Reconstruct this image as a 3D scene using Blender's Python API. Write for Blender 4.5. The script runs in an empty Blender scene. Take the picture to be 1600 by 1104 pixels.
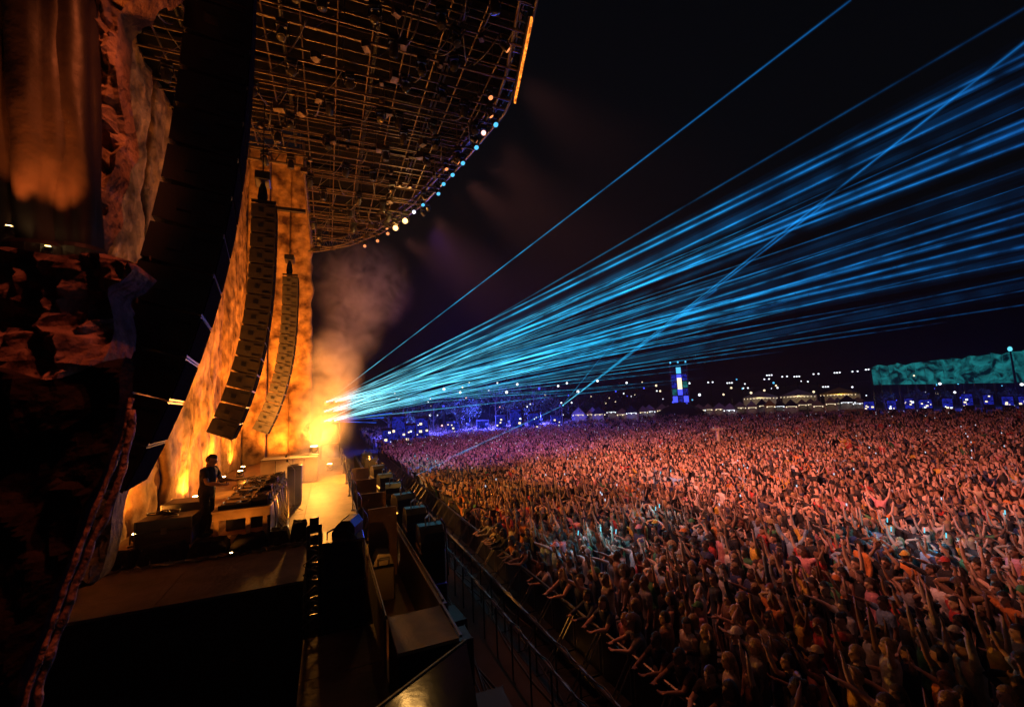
import bpy, bmesh, math, random
import numpy as np
from mathutils import Vector, Matrix, noise
R = math.radians
random.seed(7); rng = np.random.default_rng(7)
scene = bpy.context.scene
C = scene.collection

# ------------------------------------------------------------------ camera
F, CX, CY, CAMH = 680.0, 800.0, 552.0, 5.0          # focal length in photo pixels (photo is 1600 wide)
RISE = .8      # the stage is set out from its own datum and then raised by this much above the field
YAW, PITCH, ROLL = R(23.1), R(6.3), R(2.52)
cf = Vector((math.sin(YAW)*math.cos(PITCH), math.cos(YAW)*math.cos(PITCH), math.sin(PITCH)))
r0 = Vector((math.cos(YAW), -math.sin(YAW), 0)); u0 = r0.cross(cf)
cr = r0*math.cos(ROLL) - u0*math.sin(ROLL); cu = u0*math.cos(ROLL) + r0*math.sin(ROLL)
cam = bpy.data.cameras.new('camera'); camo = bpy.data.objects.new('camera', cam); C.objects.link(camo)
camo.matrix_world = Matrix(((cr.x, cu.x, -cf.x, 0), (cr.y, cu.y, -cf.y, 0), (cr.z, cu.z, -cf.z, CAMH+RISE), (0, 0, 0, 1)))
cam.sensor_width = 36; cam.lens = F/1600*36; cam.clip_end = 2000; cam.clip_start = 0.05
cam.dof.use_dof = True; cam.dof.focus_distance = 13.0; cam.dof.aperture_fstop = 1.4
scene.camera = camo
def ray(px, py): return cf + cr*((px-CX)/F) - cu*((py-CY)/F)
def at(px, py, axis, v):
    d = ray(px, py); o = Vector((0, 0, CAMH)); return o + d*((v-o[axis])/d[axis])
def dep(px, py, depth): return Vector((0, 0, CAMH)) + ray(px, py)*depth

# ------------------------------------------------------------------ world, moon, exposure
w = bpy.data.worlds.new('World'); scene.world = w; w.use_nodes = True
nt = w.node_tree; sky = nt.nodes.new('ShaderNodeTexSky'); sky.sky_type = 'NISHITA'; sky.sun_disc = False
sky.sun_elevation = R(-4); sky.sun_rotation = R(200)
nt.links.new(sky.outputs[0], nt.nodes['Background'].inputs[0]); nt.nodes['Background'].inputs[1].default_value = 0.12
moon = bpy.data.lights.new('moon', 'SUN'); moon.energy = 0.004; moon.angle = R(0.5); moon.color = (.7, .8, 1)
mo = bpy.data.objects.new('moon', moon); C.objects.link(mo); mo.rotation_euler = (R(40), 0, R(60))
scene.view_settings.view_transform = 'Standard'; scene.view_settings.look = 'None'
scene.view_settings.exposure = 0.0; scene.view_settings.gamma = 1.0
scene.render.engine = 'CYCLES'
cy = scene.cycles; cy.use_denoising = True
try: cy.denoiser = 'OPENIMAGEDENOISE'; cy.denoising_input_passes = 'RGB_ALBEDO_NORMAL'
except Exception: pass
cy.max_bounces = 4; cy.diffuse_bounces = 2; cy.glossy_bounces = 2; cy.transmission_bounces = 2
cy.volume_bounces = 1; cy.transparent_max_bounces = 224; cy.volume_max_steps = 96; cy.volume_step_rate = 1.5
cy.use_light_tree = True; cy.sample_clamp_indirect = 3.0; cy.caustics_reflective = False; cy.caustics_refractive = False

# ------------------------------------------------------------------ materials
M = {}
def mat(name, col, rough=.6, metal=0, var=.25, nscale=6, bump=0, bscale=30, col2=None, objcol=False, spec=.5):
    m = bpy.data.materials.new(name); m.use_nodes = True; n = m.node_tree.nodes; l = m.node_tree.links
    b = n['Principled BSDF']; b.inputs['Roughness'].default_value = rough; b.inputs['Metallic'].default_value = metal
    b.inputs['Specular IOR Level'].default_value = spec
    tc = n.new('ShaderNodeTexCoord'); nz = n.new('ShaderNodeTexNoise'); nz.inputs['Scale'].default_value = nscale
    nz.inputs['Detail'].default_value = 6; l.new(tc.outputs['Object'], nz.inputs['Vector'])
    rp = n.new('ShaderNodeMapRange'); rp.inputs[1].default_value = .3; rp.inputs[2].default_value = .7
    rp.inputs[3].default_value = 0; rp.inputs[4].default_value = 1; l.new(nz.outputs[0], rp.inputs[0])
    mx = n.new('ShaderNodeMix'); mx.data_type = 'RGBA'; l.new(rp.outputs[0], mx.inputs[0])
    if objcol:
        oi = n.new('ShaderNodeObjectInfo'); l.new(oi.outputs['Color'], mx.inputs[6])
        mm = n.new('ShaderNodeMix'); mm.data_type = 'RGBA'; mm.blend_type = 'MULTIPLY'; mm.inputs[0].default_value = 1
        l.new(oi.outputs['Color'], mm.inputs[6]); mm.inputs[7].default_value = (1-var, 1-var, 1-var, 1); l.new(mm.outputs[2], mx.inputs[7])
    else:
        c2 = col2 or tuple(c*(1-var) for c in col)
        mx.inputs[6].default_value = (*col, 1); mx.inputs[7].default_value = (*c2, 1)
    l.new(mx.outputs[2], b.inputs['Base Color'])
    if bump:
        bn = n.new('ShaderNodeTexNoise'); bn.inputs['Scale'].default_value = bscale; bn.inputs['Detail'].default_value = 8
        l.new(tc.outputs['Object'], bn.inputs['Vector'])
        bp = n.new('ShaderNodeBump'); bp.inputs['Strength'].default_value = bump; bp.inputs['Distance'].default_value = .05
        l.new(bn.outputs[0], bp.inputs['Height']); l.new(bp.outputs[0], b.inputs['Normal'])
    M[name] = m; return m
def emat(name, col, s, mott=None):
    m = bpy.data.materials.new(name); m.use_nodes = True; n = m.node_tree.nodes; l = m.node_tree.links
    n.remove(n['Principled BSDF']); e = n.new('ShaderNodeEmission'); e.inputs[0].default_value = (*col, 1); e.inputs[1].default_value = s
    l.new(e.outputs[0], n['Material Output'].inputs[0])
    if mott:
        tc = n.new('ShaderNodeTexCoord'); nz = n.new('ShaderNodeTexNoise'); nz.inputs['Scale'].default_value = mott[0]; nz.inputs['Detail'].default_value = 5
        nz.inputs['Distortion'].default_value = 1.2
        l.new(tc.outputs['Object'], nz.inputs['Vector']); rp = n.new('ShaderNodeValToRGB'); l.new(nz.outputs[0], rp.inputs[0])
        rp.color_ramp.elements[0].position = .38; rp.color_ramp.elements[0].color = (*mott[1], 1)
        rp.color_ramp.elements[1].position = .66; rp.color_ramp.elements[1].color = (*col, 1); l.new(rp.outputs[0], e.inputs[0])
    m.cycles.emission_sampling = 'NONE'
    M[name] = m; return m
mat('ground', (.05, .045, .035), .95, var=.5, nscale=.6, bump=.4)
mat('asphalt', (.045, .043, .042), .8, var=.5, nscale=1.5, bump=.3, bscale=60)
mat('hill', (.02, .03, .02), 1, var=.5, nscale=.02)
mat('deck', (.10, .08, .08), .75, var=.7, nscale=1.6, bump=.3, bscale=12, spec=.25)
mat('deck_ply', (.30, .19, .10), .58, var=.5, nscale=2.5, bump=.12, bscale=25)
mat('black_cloth', (.006, .006, .0065), .95, var=.4, nscale=4, bump=.5, bscale=9, spec=.05)
mat('roof_metal', (.14, .10, .07), .42, metal=.6, var=.7, nscale=5, bump=.2)
mat('roof_dark', (.004, .004, .004), .9, var=.5, nscale=2, spec=.03)
mat('black_paint', (.012, .012, .014), .42, var=.4, nscale=5, bump=.08, bscale=60)
mat('black_gloss', (.01, .01, .012), .12, var=.2, nscale=3, bump=.06, bscale=2.5)
mat('grille', (.018, .018, .032), .7, metal=0, var=.5, nscale=20, bump=.5, bscale=160, spec=0)
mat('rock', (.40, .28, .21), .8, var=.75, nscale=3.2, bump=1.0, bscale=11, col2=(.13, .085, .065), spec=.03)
mat('wall_rust', (.50, .31, .14), .7, var=.6, nscale=1.7, bump=1.0, bscale=6, col2=(.055, .024, .010), spec=.2)
mat('flute', (.032, .022, .018), .5, var=.6, nscale=3, bump=.25, bscale=5)
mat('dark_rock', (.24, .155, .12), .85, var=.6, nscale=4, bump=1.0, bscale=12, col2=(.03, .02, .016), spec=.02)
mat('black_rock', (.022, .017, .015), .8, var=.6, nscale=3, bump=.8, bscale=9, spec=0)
mat('array_paint_lit', (.10, .085, .07), .55, var=.35, nscale=5, bump=.08, bscale=60, spec=.25)  # lit copy of the array paint; the near array gets a darker one
mat('trim_rock', (.42, .26, .18), .7, var=.6, nscale=7, bump=1, bscale=22)
mat('steel', (.32, .31, .30), .35, metal=.9, var=.3, nscale=8)
mat('alu', (.17, .16, .15), .36, metal=.9, var=.35, nscale=8, bump=.1)
mat('dark_steel', (.03, .03, .03), .4, metal=.6, var=.4, nscale=8)
mat('wood', (.55, .37, .19), .5, var=.45, nscale=4, bump=.1)
mat('gear', (.025, .025, .028), .28, var=.3, nscale=10)
mat('cable', (.03, .026, .022), .35, var=.3, nscale=12)
mat('canvas', (.55, .50, .42), .8, var=.3, nscale=1)
mat('canvas_yellow', (.75, .50, .10), .8, var=.3, nscale=1)
mat('canvas_dark', (.03, .03, .04), .8, var=.3, nscale=1)
mat('bark', (.10, .07, .05), .9, var=.5, nscale=5, bump=.6)
mat('leaf', (.06, .10, .03), .7, var=.6, nscale=3)
mat('skin', (1, 1, 1), .5, var=.12, nscale=9, objcol=True)
mat('cloth', (1, 1, 1), .85, var=.3, nscale=14, objcol=True, bump=.4, bscale=22)
mat('hair', (1, 1, 1), .5, var=.5, nscale=40, objcol=True, bump=.6, bscale=70)
mat('eye', (.02, .015, .012), .3)
AMBER = (1, .28, .026)
emat('lamp_amber', (1, .62, .22), 40); emat('lamp_warm', (1, .55, .16), 5); emat('lamp_cyan', (.10, .55, .95), 1.3)
emat('lamp_white', (.85, .92, 1), 2.2); emat('lamp_pale', (1, .80, .5), 1.6); emat('lamp_blue', (.06, .08, 1), 1.6)
emat('fascia_glow_orange', (1, .28, .03), 2.6, (9, (.25, .05, .004)))  # emission standing in for orange light on the roof fascia edge
emat('screen_blue', (.03, .05, .9), .5, (2.6, (.002, .003, .05)))
emat('screen_cyan', (.03, .55, .60), .32, (.45, (.0, .02, .035)))
emat('phone', (.75, .80, 1), 1.0); emat('glow_cyan', (.15, .75, .95), 1.2)
emat('lamp_wash', (1, .30, .10), 1.4); emat('lcd', (.9, .75, .4), .8)

# ------------------------------------------------------------------ mesh helpers
class MB:
    def __init__(s): s.v = []; s.f = []
    def add(s, vs, fs):
        o = len(s.v); s.v += [tuple(v) for v in vs]; s.f += [tuple(i+o for i in f) for f in fs]; return s
    def box(s, x0, x1, y0, y1, z0, z1, bev=0):
        if bev:
            b = bev; bm = bmesh.new(); bmesh.ops.create_cube(bm, size=1)
            for v in bm.verts: v.co = Vector(((x0+x1)/2+v.co.x*(x1-x0), (y0+y1)/2+v.co.y*(y1-y0), (z0+z1)/2+v.co.z*(z1-z0)))
            bmesh.ops.bevel(bm, geom=bm.edges[:], offset=b, segments=1, affect='EDGES')
            bm.verts.index_update(); s.add([v.co[:] for v in bm.verts], [[v.index for v in f.verts] for f in bm.faces]); bm.free(); return s
        return s.add([(x0,y0,z0),(x1,y0,z0),(x1,y1,z0),(x0,y1,z0),(x0,y0,z1),(x1,y0,z1),(x1,y1,z1),(x0,y1,z1)],
                     [(0,3,2,1),(4,5,6,7),(0,1,5,4),(1,2,6,5),(2,3,7,6),(3,0,4,7)])
    def tube(s, pts, rad, n=8, cap=True, flat=None):
        pts = [Vector(p) for p in pts]; rad = rad if hasattr(rad, '__len__') else [rad]*len(pts); vs = []; up = None
        for i, p in enumerate(pts):
            d = (pts[min(i+1, len(pts)-1)] - pts[max(i-1, 0)]).normalized()
            if up is None: up = Vector((0, 0, 1)) if abs(d.z) < .9 else Vector((1, 0, 0))
            a = d.cross(up).normalized(); b = a.cross(d); up = b
            for k in range(n):
                t = 2*math.pi*k/n; vs.append(p + a*math.cos(t)*rad[i] + b*math.sin(t)*rad[i]*(flat or 1))
        fs = [(i*n+k, i*n+(k+1) % n, (i+1)*n+(k+1) % n, (i+1)*n+k) for i in range(len(pts)-1) for k in range(n)]
        if cap: fs += [tuple(range(n-1, -1, -1)), tuple((len(pts)-1)*n+k for k in range(n))]
        return s.add(vs, fs)
    def loft(s, secs, n=12):      # secs: (cx, cy, cz, rx, ry)
        vs = [(cx+rx*math.cos(2*math.pi*k/n), cy_+ry*math.sin(2*math.pi*k/n), cz) for cx, cy_, cz, rx, ry in secs for k in range(n)]
        fs = [(i*n+k, i*n+(k+1) % n, (i+1)*n+(k+1) % n, (i+1)*n+k) for i in range(len(secs)-1) for k in range(n)]
        fs += [tuple(range(n-1, -1, -1)), tuple((len(secs)-1)*n+k for k in range(n))]
        return s.add(vs, fs)
    def ell(s, c, r, m=None, nu=10, nv=7):
        vs = []; 
        for i in range(1, nv):
            ph = math.pi*i/nv
            for k in range(nu):
                t = 2*math.pi*k/nu; v = Vector((r[0]*math.sin(ph)*math.cos(t), r[1]*math.sin(ph)*math.sin(t), r[2]*math.cos(ph)))
                vs.append((m @ v if m else v) + Vector(c))
        top = Vector((0, 0, r[2])); bot = -top
        vs += [(m @ top if m else top) + Vector(c), (m @ bot if m else bot) + Vector(c)]
        T = len(vs)-2; Bn = T+1
        fs = [(i*nu+k, (i+1)*nu+k, (i+1)*nu+(k+1) % nu, i*nu+(k+1) % nu) for i in range(nv-2) for k in range(nu)]
        fs += [(T, k, (k+1) % nu) for k in range(nu)] + [(Bn, (nv-2)*nu+(k+1) % nu, (nv-2)*nu+k) for k in range(nu)]
        return s.add(vs, fs)
    def prism(s, poly, axis, a, b):   # polygon in the two other axes, extruded along axis
        def p3(p, t):
            q = list(p); q.insert(axis, t); return q
        n = len(poly); vs = [p3(p, a) for p in poly] + [p3(p, b) for p in poly]
        return s.add(vs, [tuple(range(n-1, -1, -1)), tuple(range(n, 2*n))] + [(k, (k+1) % n, n+(k+1) % n, n+k) for k in range(n)])
    def mesh(s, name, m, smooth=False):
        me = bpy.data.meshes.new(name); me.from_pydata(s.v, [], s.f); me.materials.append(M[m] if isinstance(m, str) else m)
        if smooth: me.shade_smooth()
        return me
    def build(s, name, m, parent=None, smooth=False, fix=True):
        me = s.mesh(name, m, smooth)
        if fix:
            bm = bmesh.new(); bm.from_mesh(me); bmesh.ops.recalc_face_normals(bm, faces=bm.faces); bm.to_mesh(me); bm.free()
        return link(name, me, parent)
def link(name, data, parent=None):
    o = bpy.data.objects.new(name, data); C.objects.link(o)
    if parent: o.parent = parent
    return o
def tag(o, label=None, cat=None, group=None, kind=None):
    if label: o['label'] = label
    if cat: o['category'] = cat
    if group: o['group'] = group
    if kind: o['kind'] = kind
    return o
def empty(name, loc, label=None, cat=None, group=None, rz=0):
    o = link(name, None); o.location = loc; o.rotation_euler.z = rz; o.empty_display_size = .1
    return tag(o, label, cat, group)
def copy_tree(o, parent=None):
    c = o.copy(); C.objects.link(c); c.parent = parent
    for ch in list(o.children): copy_tree(ch, c)
    return c
def aim(o, tgt):
    o.rotation_euler = (Vector(tgt)-o.location).to_track_quat('-Z', 'Y').to_euler()
def spot(name, loc, tgt, col, e, ang, blend=.6, size=.15, parent=None):
    l = bpy.data.lights.new(name, 'SPOT'); l.color = col; l.energy = e; l.spot_size = R(ang); l.spot_blend = blend; l.shadow_soft_size = size
    o = link(name, l); o.location = loc; aim(o, tgt)
    return o
def point(name, loc, col, e, size=.1):
    l = bpy.data.lights.new(name, 'POINT'); l.color = col; l.energy = e; l.shadow_soft_size = size
    o = link(name, l); o.location = loc; return o
def fbm(p, o=4): return noise.fractal(Vector(p), 1.0, 2.0, o)
# ------------------------------------------------------------------ ground and far hills
tag(MB().add([(-900,-900,0),(900,-900,0),(900,900,0),(-900,900,0)], [(0,1,2,3)]).build('ground', 'ground'), kind='structure')
tag(MB().add([(-12,-8,.006),(5.9,-8,.006),(5.9,52,.006),(-12,52,.006)], [(0,1,2,3)]).build('pit_road', 'asphalt'), kind='structure')
hv, hf = [], []
NH = 90
for i in range(NH):
    a = R(-20 + 130*i/(NH-1)); hh = 7 + 4*noise.noise((i*.17, 3, 0)) + 2*noise.noise((i*.6, 9, 0))
    for rr, z in ((235, -1), (275, hh*.6), (330, hh), (420, hh*1.2)):
        hv.append((rr*math.sin(a), rr*math.cos(a), z))
for i in range(NH-1):
    for k in range(3): hf.append((i*4+k, (i+1)*4+k, (i+1)*4+k+1, i*4+k+1))
tag(MB().add(hv, hf).build('hills', 'hill', smooth=True), kind='structure')

# ------------------------------------------------------------------ stage decks
DZ = 2.2; FLZ0 = 2.182
st = empty('stage', (-2, 11, 0), 'long concert stage with black skirt and worn plywood deck behind the pit', 'stage')
LOC = Vector((-2, 11, 0))
def sbox(name, m, x0, x1, y0, y1, z0, z1, parent=st, off=LOC, bev=0):
    return MB().box(x0-off.x, x1-off.x, y0-off.y, y1-off.y, z0-off.z, z1-off.z, bev).build(name, m, parent)
# plywood deck sheets, each one a part with its own joint and height
def sheets(x0, x1, y0, y1, dx, dy, z, m, th=.04):
    nx = max(1, round((x1-x0)/dx)); ny = max(1, round((y1-y0)/dy))
    for i in range(nx):
        for j in range(ny):
            zz = z + random.uniform(-.004, .003)
            a, b = x0+(x1-x0)*i/nx+.004, x0+(x1-x0)*(i+1)/nx-.004; c, d = y0+(y1-y0)*j/ny+.004, y0+(y1-y0)*(j+1)/ny-.004
            sbox('deck_panel', m, a, b, c, d, zz-th, zz)
sheets(-4.4, -.36, 8.42, 11.3, 2.02, 2.88, DZ, 'deck')
sheets(-4.4, .72, 11.3, 28.4, 1.28, 2.44, DZ-.02, 'deck_ply')
sheets(.745, 1.47, 5.45, 6.41, .73, .96, DZ, 'deck_ply')
sheets(-.34, .72, 5.6, 7.9, 1.06, 1.15, 1.5, 'deck')
sbox('skirt', 'black_cloth', -4.4, -.37, 8.44, 11.25, -.78, DZ-.05)
sbox('skirt', 'black_cloth', -4.4, .70, 11.3, 28.3, -.78, DZ-.08)
sbox('skirt', 'black_cloth', .76, 1.45, 5.47, 6.39, -.78, DZ-.05)
sbox('skirt', 'black_cloth', -.33, .71, 5.62, 11.2, -.78, 1.45)
sbox('trench_floor', 'deck_ply', .76, 1.46, 6.45, 28, .9, 1.35)
sbox('lip_wall', 'black_paint', 1.47, 1.56, 6.42, 28.2, -.78, DZ-.03)
sbox('lip_edge', 'alu', 1.465, 1.57, 6.415, 28.2, DZ-.026, DZ+.012, bev=.004)
sbox('lip_edge', 'alu', 1.475, 1.51, 5.45, 6.41, DZ+.0, DZ+.03, bev=.004)
sbox('inner_edge', 'alu', .722, .745, 6.42, 28, DZ-.03, DZ+.018, bev=.004)
sbox('inner_wall', 'deck', .705, .735, 6.42, 11.29, 1.36, DZ-.04)

# ------------------------------------------------------------------ stage backdrop: relief panels, up-lit from the floor
bd = empty('stage_backdrop', (-4.4, 17, 0), 'tall mottled stone-like backdrop glowing amber behind the DJ', 'backdrop')
def relief(poly_fn, nu, nv):
    vs = [poly_fn(i/nu, j/nv) for j in range(nv+1) for i in range(nu+1)]
    fs = [(j*(nu+1)+i, j*(nu+1)+i+1, (j+1)*(nu+1)+i+1, (j+1)*(nu+1)+i) for j in range(nv) for i in range(nu)]
    return vs, fs
def wall_disp(u, z):
    fold = .10*math.sin(u*4.1+1.3*noise.noise((u*.7, z*.12, 2)))*max(0, 1-(z-2)/9)
    rocky = .30*fbm((u*.55, z*.4, 5), 6) + .22*abs(noise.noise((u*1.9, z*.9, 1))) + .10*fbm((u*3, z*2.2, 8), 3)
    return fold + rocky
yy = 6.0
while yy < 28.3:
    y1 = min(yy+1.9, 28.5)
    def fn(a, b, yy=yy, y1=y1):
        y = yy+.02+(y1-yy-.04)*a; z = 1.6+(12.6 if yy < 15.4 else 19.2)*b
        return (0+.25*wall_disp(y, z)*1.6 + (.03 if 0 < a < 1 else -.05), y-17, z)
    p = MB().add(*relief(fn, 16, 120)).build('panel', 'wall_rust', bd, smooth=True)
    sm = p.modifiers.new('thick', 'SOLIDIFY'); sm.thickness = .15; sm.offset = -1
    yy = y1
xx = -4.4
for x1 in (-3.2, -2.0, -.95):
    def fn(a, b, xx=xx, x1=x1):
        x = xx+.02+(x1-xx-.04)*a; z = 1.6+19.4*b
        edge = .22*noise.noise((9, z*1.1, 3))*(a > .92) if x1 > -1 else 0
        return (x+4.4+edge, 11.5-.4*wall_disp(x*1.3+40, z) - (.03 if 0 < a < 1 else -.05), z)
    p = MB().add(*relief(fn, 16, 120)).build('panel', 'wall_rust', bd, smooth=True)
    sm = p.modifiers.new('thick', 'SOLIDIFY'); sm.thickness = .15; sm.offset = 1
    xx = x1
# fallen-stone skirting where the backdrop meets the end of the stage
# ------------------------------------------------------------------ rock work beside the camera
def inside(p, poly):
    x, y = p; c = False; j = len(poly)-1
    for i in range(len(poly)):
        xi, yi = poly[i]; xj, yj = poly[j]
        if (yi > y) != (yj > y) and x < (xj-xi)*(y-yi)/(yj-yi)+xi: c = not c
        j = i
    return c
def rock_slab(name, label, cat, px, Y, thick, amp, fs, m='rock', res=.035, rot=0):
    pl = [at(a, b, 1, Y+thick) for a, b in px]; poly = [(p.x, p.z) for p in pl]
    x0 = min(p[0] for p in poly); x1 = max(p[0] for p in poly); z0 = min(p[1] for p in poly); z1 = max(p[1] for p in poly)
    nx = int((x1-x0)/res)+1; nz = int((z1-z0)/res)+1; idx = {}; vs = []; fcs = []
    def V(i, j):
        if (i, j) not in idx:
            x = x0+i*res; z = z0+j*res
            jx = .03*noise.noise((x*6, z*6, Y)); jz = .03*noise.noise((x*6, z*6, Y+7))
            h = amp*(1.1*fbm((x*fs, z*fs*.6, Y), 5) + 1.2*(1-2*abs(noise.noise((x*fs*2.1, z*fs*1.2, Y+3)))) - .9*noise.cell((x*fs*2.6+.5*noise.noise((x*3,z*3,1)), 3, z*fs*1.5+.5*noise.noise((x*3,z*3,8)))) + .5*fbm((x*fs*5, z*fs*3.2, Y), 4))
            idx[i, j] = len(vs); vs.append((x+jx, Y-h+amp*.5, z+jz))
        return idx[i, j]
    for i in range(nx):
        for j in range(nz):
            if inside((x0+(i+.5)*res, z0+(j+.5)*res), poly): fcs.append((V(i, j), V(i+1, j), V(i+1, j+1), V(i, j+1)))
    o = MB().add(vs, fcs).build(name, m, smooth=True, fix=False)
    bm = bmesh.new(); bm.from_mesh(o.data)
    for _ in range(8):
        bv = [v for v in bm.verts if v.is_boundary]; new = {}
        for v in bv:
            nb = [e.other_vert(v).co for e in v.link_edges if e.is_boundary]
            if len(nb) == 2: new[v] = v.co*.4 + (nb[0]+nb[1])*.3
        for v, c in new.items(): v.co = c
    ext = bmesh.ops.extrude_face_region(bm, geom=bm.faces[:]); 
    for v in [g for g in ext['geom'] if isinstance(g, bmesh.types.BMVert)]: v.co.y += thick
    bmesh.ops.recalc_face_normals(bm, faces=bm.faces); bm.to_mesh(o.data); bm.free(); o.data.shade_flat()
    return tag(o, label, cat)
rock_slab('rock_pillar', 'craggy rock pillar lit red orange beside the dark fluted columns', 'rock',
          [(112,-60),(330,-60),(262,28),(214,62),(208,150),(197,260),(192,330),(178,412),(150,416),(138,200)], 4.5, .3, .16, 2.4)
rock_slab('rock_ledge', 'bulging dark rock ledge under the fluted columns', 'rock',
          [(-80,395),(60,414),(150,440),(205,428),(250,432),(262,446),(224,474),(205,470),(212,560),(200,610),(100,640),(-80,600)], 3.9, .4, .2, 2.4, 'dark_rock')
rock_slab('rock_fin', 'pitted rock fin glowing orange beside the large speaker array', 'rock',
          [(203,452),(262,408),(268,440),(252,520),(238,575),(222,600),(203,570)], 5.2, .3, .10, 5.0)
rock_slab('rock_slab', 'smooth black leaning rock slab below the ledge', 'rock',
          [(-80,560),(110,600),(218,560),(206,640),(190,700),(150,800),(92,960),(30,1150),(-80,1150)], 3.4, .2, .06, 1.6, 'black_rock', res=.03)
rock_slab('rock_jamb', 'narrow upright rock jamb lit orange at the end of the backdrop', 'rock',
          [(212,590),(218,640),(206,720),(196,800),(186,886),(120,912),(60,1000),(60,800),(150,640)], 8.3, .4, .12, 2.2, res=.05)
# knobbly trim running down the slab's edge
for k, (pts, r, lab) in enumerate([([(206,622),(190,690),(152,792),(112,888),(78,985),(34,1112)], .014, 'rough rope-like trim down the outer edge of the black slab'),
                     ([(208,640),(194,722),(166,806),(132,880),(104,956),(66,1060),(50,1130)], .019, 'thicker rough trim beside the rope-like trim on the slab')]):
    ps = [at(a, b, 1, 3.45-.05*k) for a, b in pts]; dense = []
    for a, b in zip(ps[:-1], ps[1:]):
        for t in np.linspace(0, 1, 14, endpoint=False): dense.append(a.lerp(b, t))
    dense.append(ps[-1])
    dense = [p + Vector((.012*noise.noise(p*9), .012*noise.noise(p*9+Vector((3,3,3))), 0)) for p in dense]
    tag(MB().tube(dense, [r*(1+.45*noise.noise(p*13)) for p in dense], 9).build('edge_trim', 'trim_rock', smooth=True), lab, 'trim')
# fluted columns standing on the ledge
for i, (pxb, pxt, rr, lab) in enumerate([(14, -10, .17, 'dark fluted column nearest the frame of the rock wall, faintly uplit'),
                                    (72, 60, .20, 'dark fluted column with a bright amber streak above its lamp'),
                                    (121, 104, .15, 'dark fluted column touching the craggy rock pillar')]):
    b = at(pxb, 392, 1, 4.35); t = at(pxt, -60, 1, 4.35); o = empty('fluted_column', (b.x, b.y, b.z), lab, 'column', 'fluted columns')
    vs = []; n = 40; L = 30
    for j in range(L+1):
        f = j/L; c = Vector((0, 0, 0)).lerp(t-b, f)
        for k in range(n):
            a = 2*math.pi*k/n; q = rr*(.92+.2*f)*(1+.24*abs(math.cos(a*2.5+i*.9+.5*math.sin(f*3)))**.6-.12+.10*noise.noise((math.cos(a)*1.5, math.sin(a)*1.5+i, f*5)))
            vs.append((c.x+q*math.cos(a), c.y+q*math.sin(a), c.z))
    MB().add(vs, [(j*n+k, j*n+(k+1)%n, (j+1)*n+(k+1)%n, (j+1)*n+k) for j in range(L) for k in range(n)]).build('shaft', 'flute', o, smooth=True)
    MB().loft([(0,0,-.10,rr*1.25,rr*1.25),(0,0,-.02,rr*1.3,rr*1.3),(0,0,.02,rr*1.12,rr*1.12)], 20).build('foot', 'flute', o)

# ------------------------------------------------------------------ floor lamps (up-lights)
def uplight(loc, tgt, e, label, s=1.0, col=AMBER, ang=150, group='amber floor lamps'):
    o = empty('floor_lamp', loc, label, 'lamp', group)
    MB().box(-.12*s,.12*s,-.12*s,.12*s,0,.04*s,.008).build('base', 'black_paint', o)
    for sx in (-1, 1): MB().box(sx*.115*s-.008*s,sx*.115*s+.008*s,-.02*s,.02*s,.03*s,.2*s).build('yoke', 'dark_steel', o)
    MB().loft([(0,0,.08*s,.06*s,.06*s),(0,0,.12*s,.095*s,.095*s),(0,0,.24*s,.1*s,.1*s)], 16).build('can', 'black_paint', o)
    MB().loft([(0,0,.241*s,.085*s,.085*s),(0,0,.25*s,.085*s,.085*s)], 16).build('lens', 'lamp_amber', o)
    l = spot('floor_lamp_beam', Vector(loc)+Vector((0,0,.27*s)), tgt, col, e, ang, .8, .08*s); 
    mw = l.location.copy(); l.parent = o; l.location = mw-Vector(loc)
    return o
uplight((-3.9,12.6,DZ-.02), (-4.5,13.4,6), 1000, 'amber floor lamp flaring at the foot of the backdrop by the rock jamb', 1.1)
uplight((-3.9,17.3,DZ-.02), (-4.7,17.4,6), 1050, 'amber floor lamp behind the dark case near the DJ')
uplight((-3.9,21.2,DZ-.02), (-4.7,21.3,7), 1600, 'amber floor lamp shining up behind the DJ', 1.3)
uplight((-3.8,25.2,DZ-.02), (-4.4,26.0,8), 1500, 'amber floor lamp in the corner of the backdrop')
uplight((-2.4,27.4,DZ-.02), (-2.4,28.6,8), 1600, 'amber floor lamp under the end wall of the backdrop')
uplight((-3.9,9.5,DZ+.003), (-4.5,9.8,7), 450, 'added amber floor lamp tucked behind the rock slab at the near end', 1.1)  # added out of view, for more amber on the near wall
uplight((-.9,11.5,FLZ0), (-1.6,13.3,8.5), 800, 'added amber floor lamp hidden behind the cloth-covered boxes', .7, ang=62)  # added out of sight to warm the middle array's near side
uplight((-2.7,26.4,FLZ0), (-2.7,28.3,15), 7000, 'added strong amber floor lamp shooting up the end wall', 1.2, ang=52)  # added to brighten the upper end wall
uplight((-3.6,23.2,FLZ0), (-4.4,23.4,14), 3500, 'amber floor lamp shooting high up the far backdrop', 1.1, ang=56)
uplight((-1.75,10.5,DZ+.003), (-1.7,11.3,3.3), 45, 'added tiny amber lamp among the loose cables on the riser', .3, ang=110)  # added to light the near end of the DJ table
# lamps on the rock ledge
for px, py, e, lab in ((75,384,300,'small amber lamp at the foot of the bright streaked column'), (14,352,150,'small amber lamp at the foot of the outermost column'), (150,402,10,'small amber lamp by the craggy pillar foot')):
    p = at(px, py, 1, 4.03); uplight((p.x, p.y, p.z-.06), (p.x-.02, p.y+.10, p.z+1.6), e, lab, .22, (1,.20,.03), 50)
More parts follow.
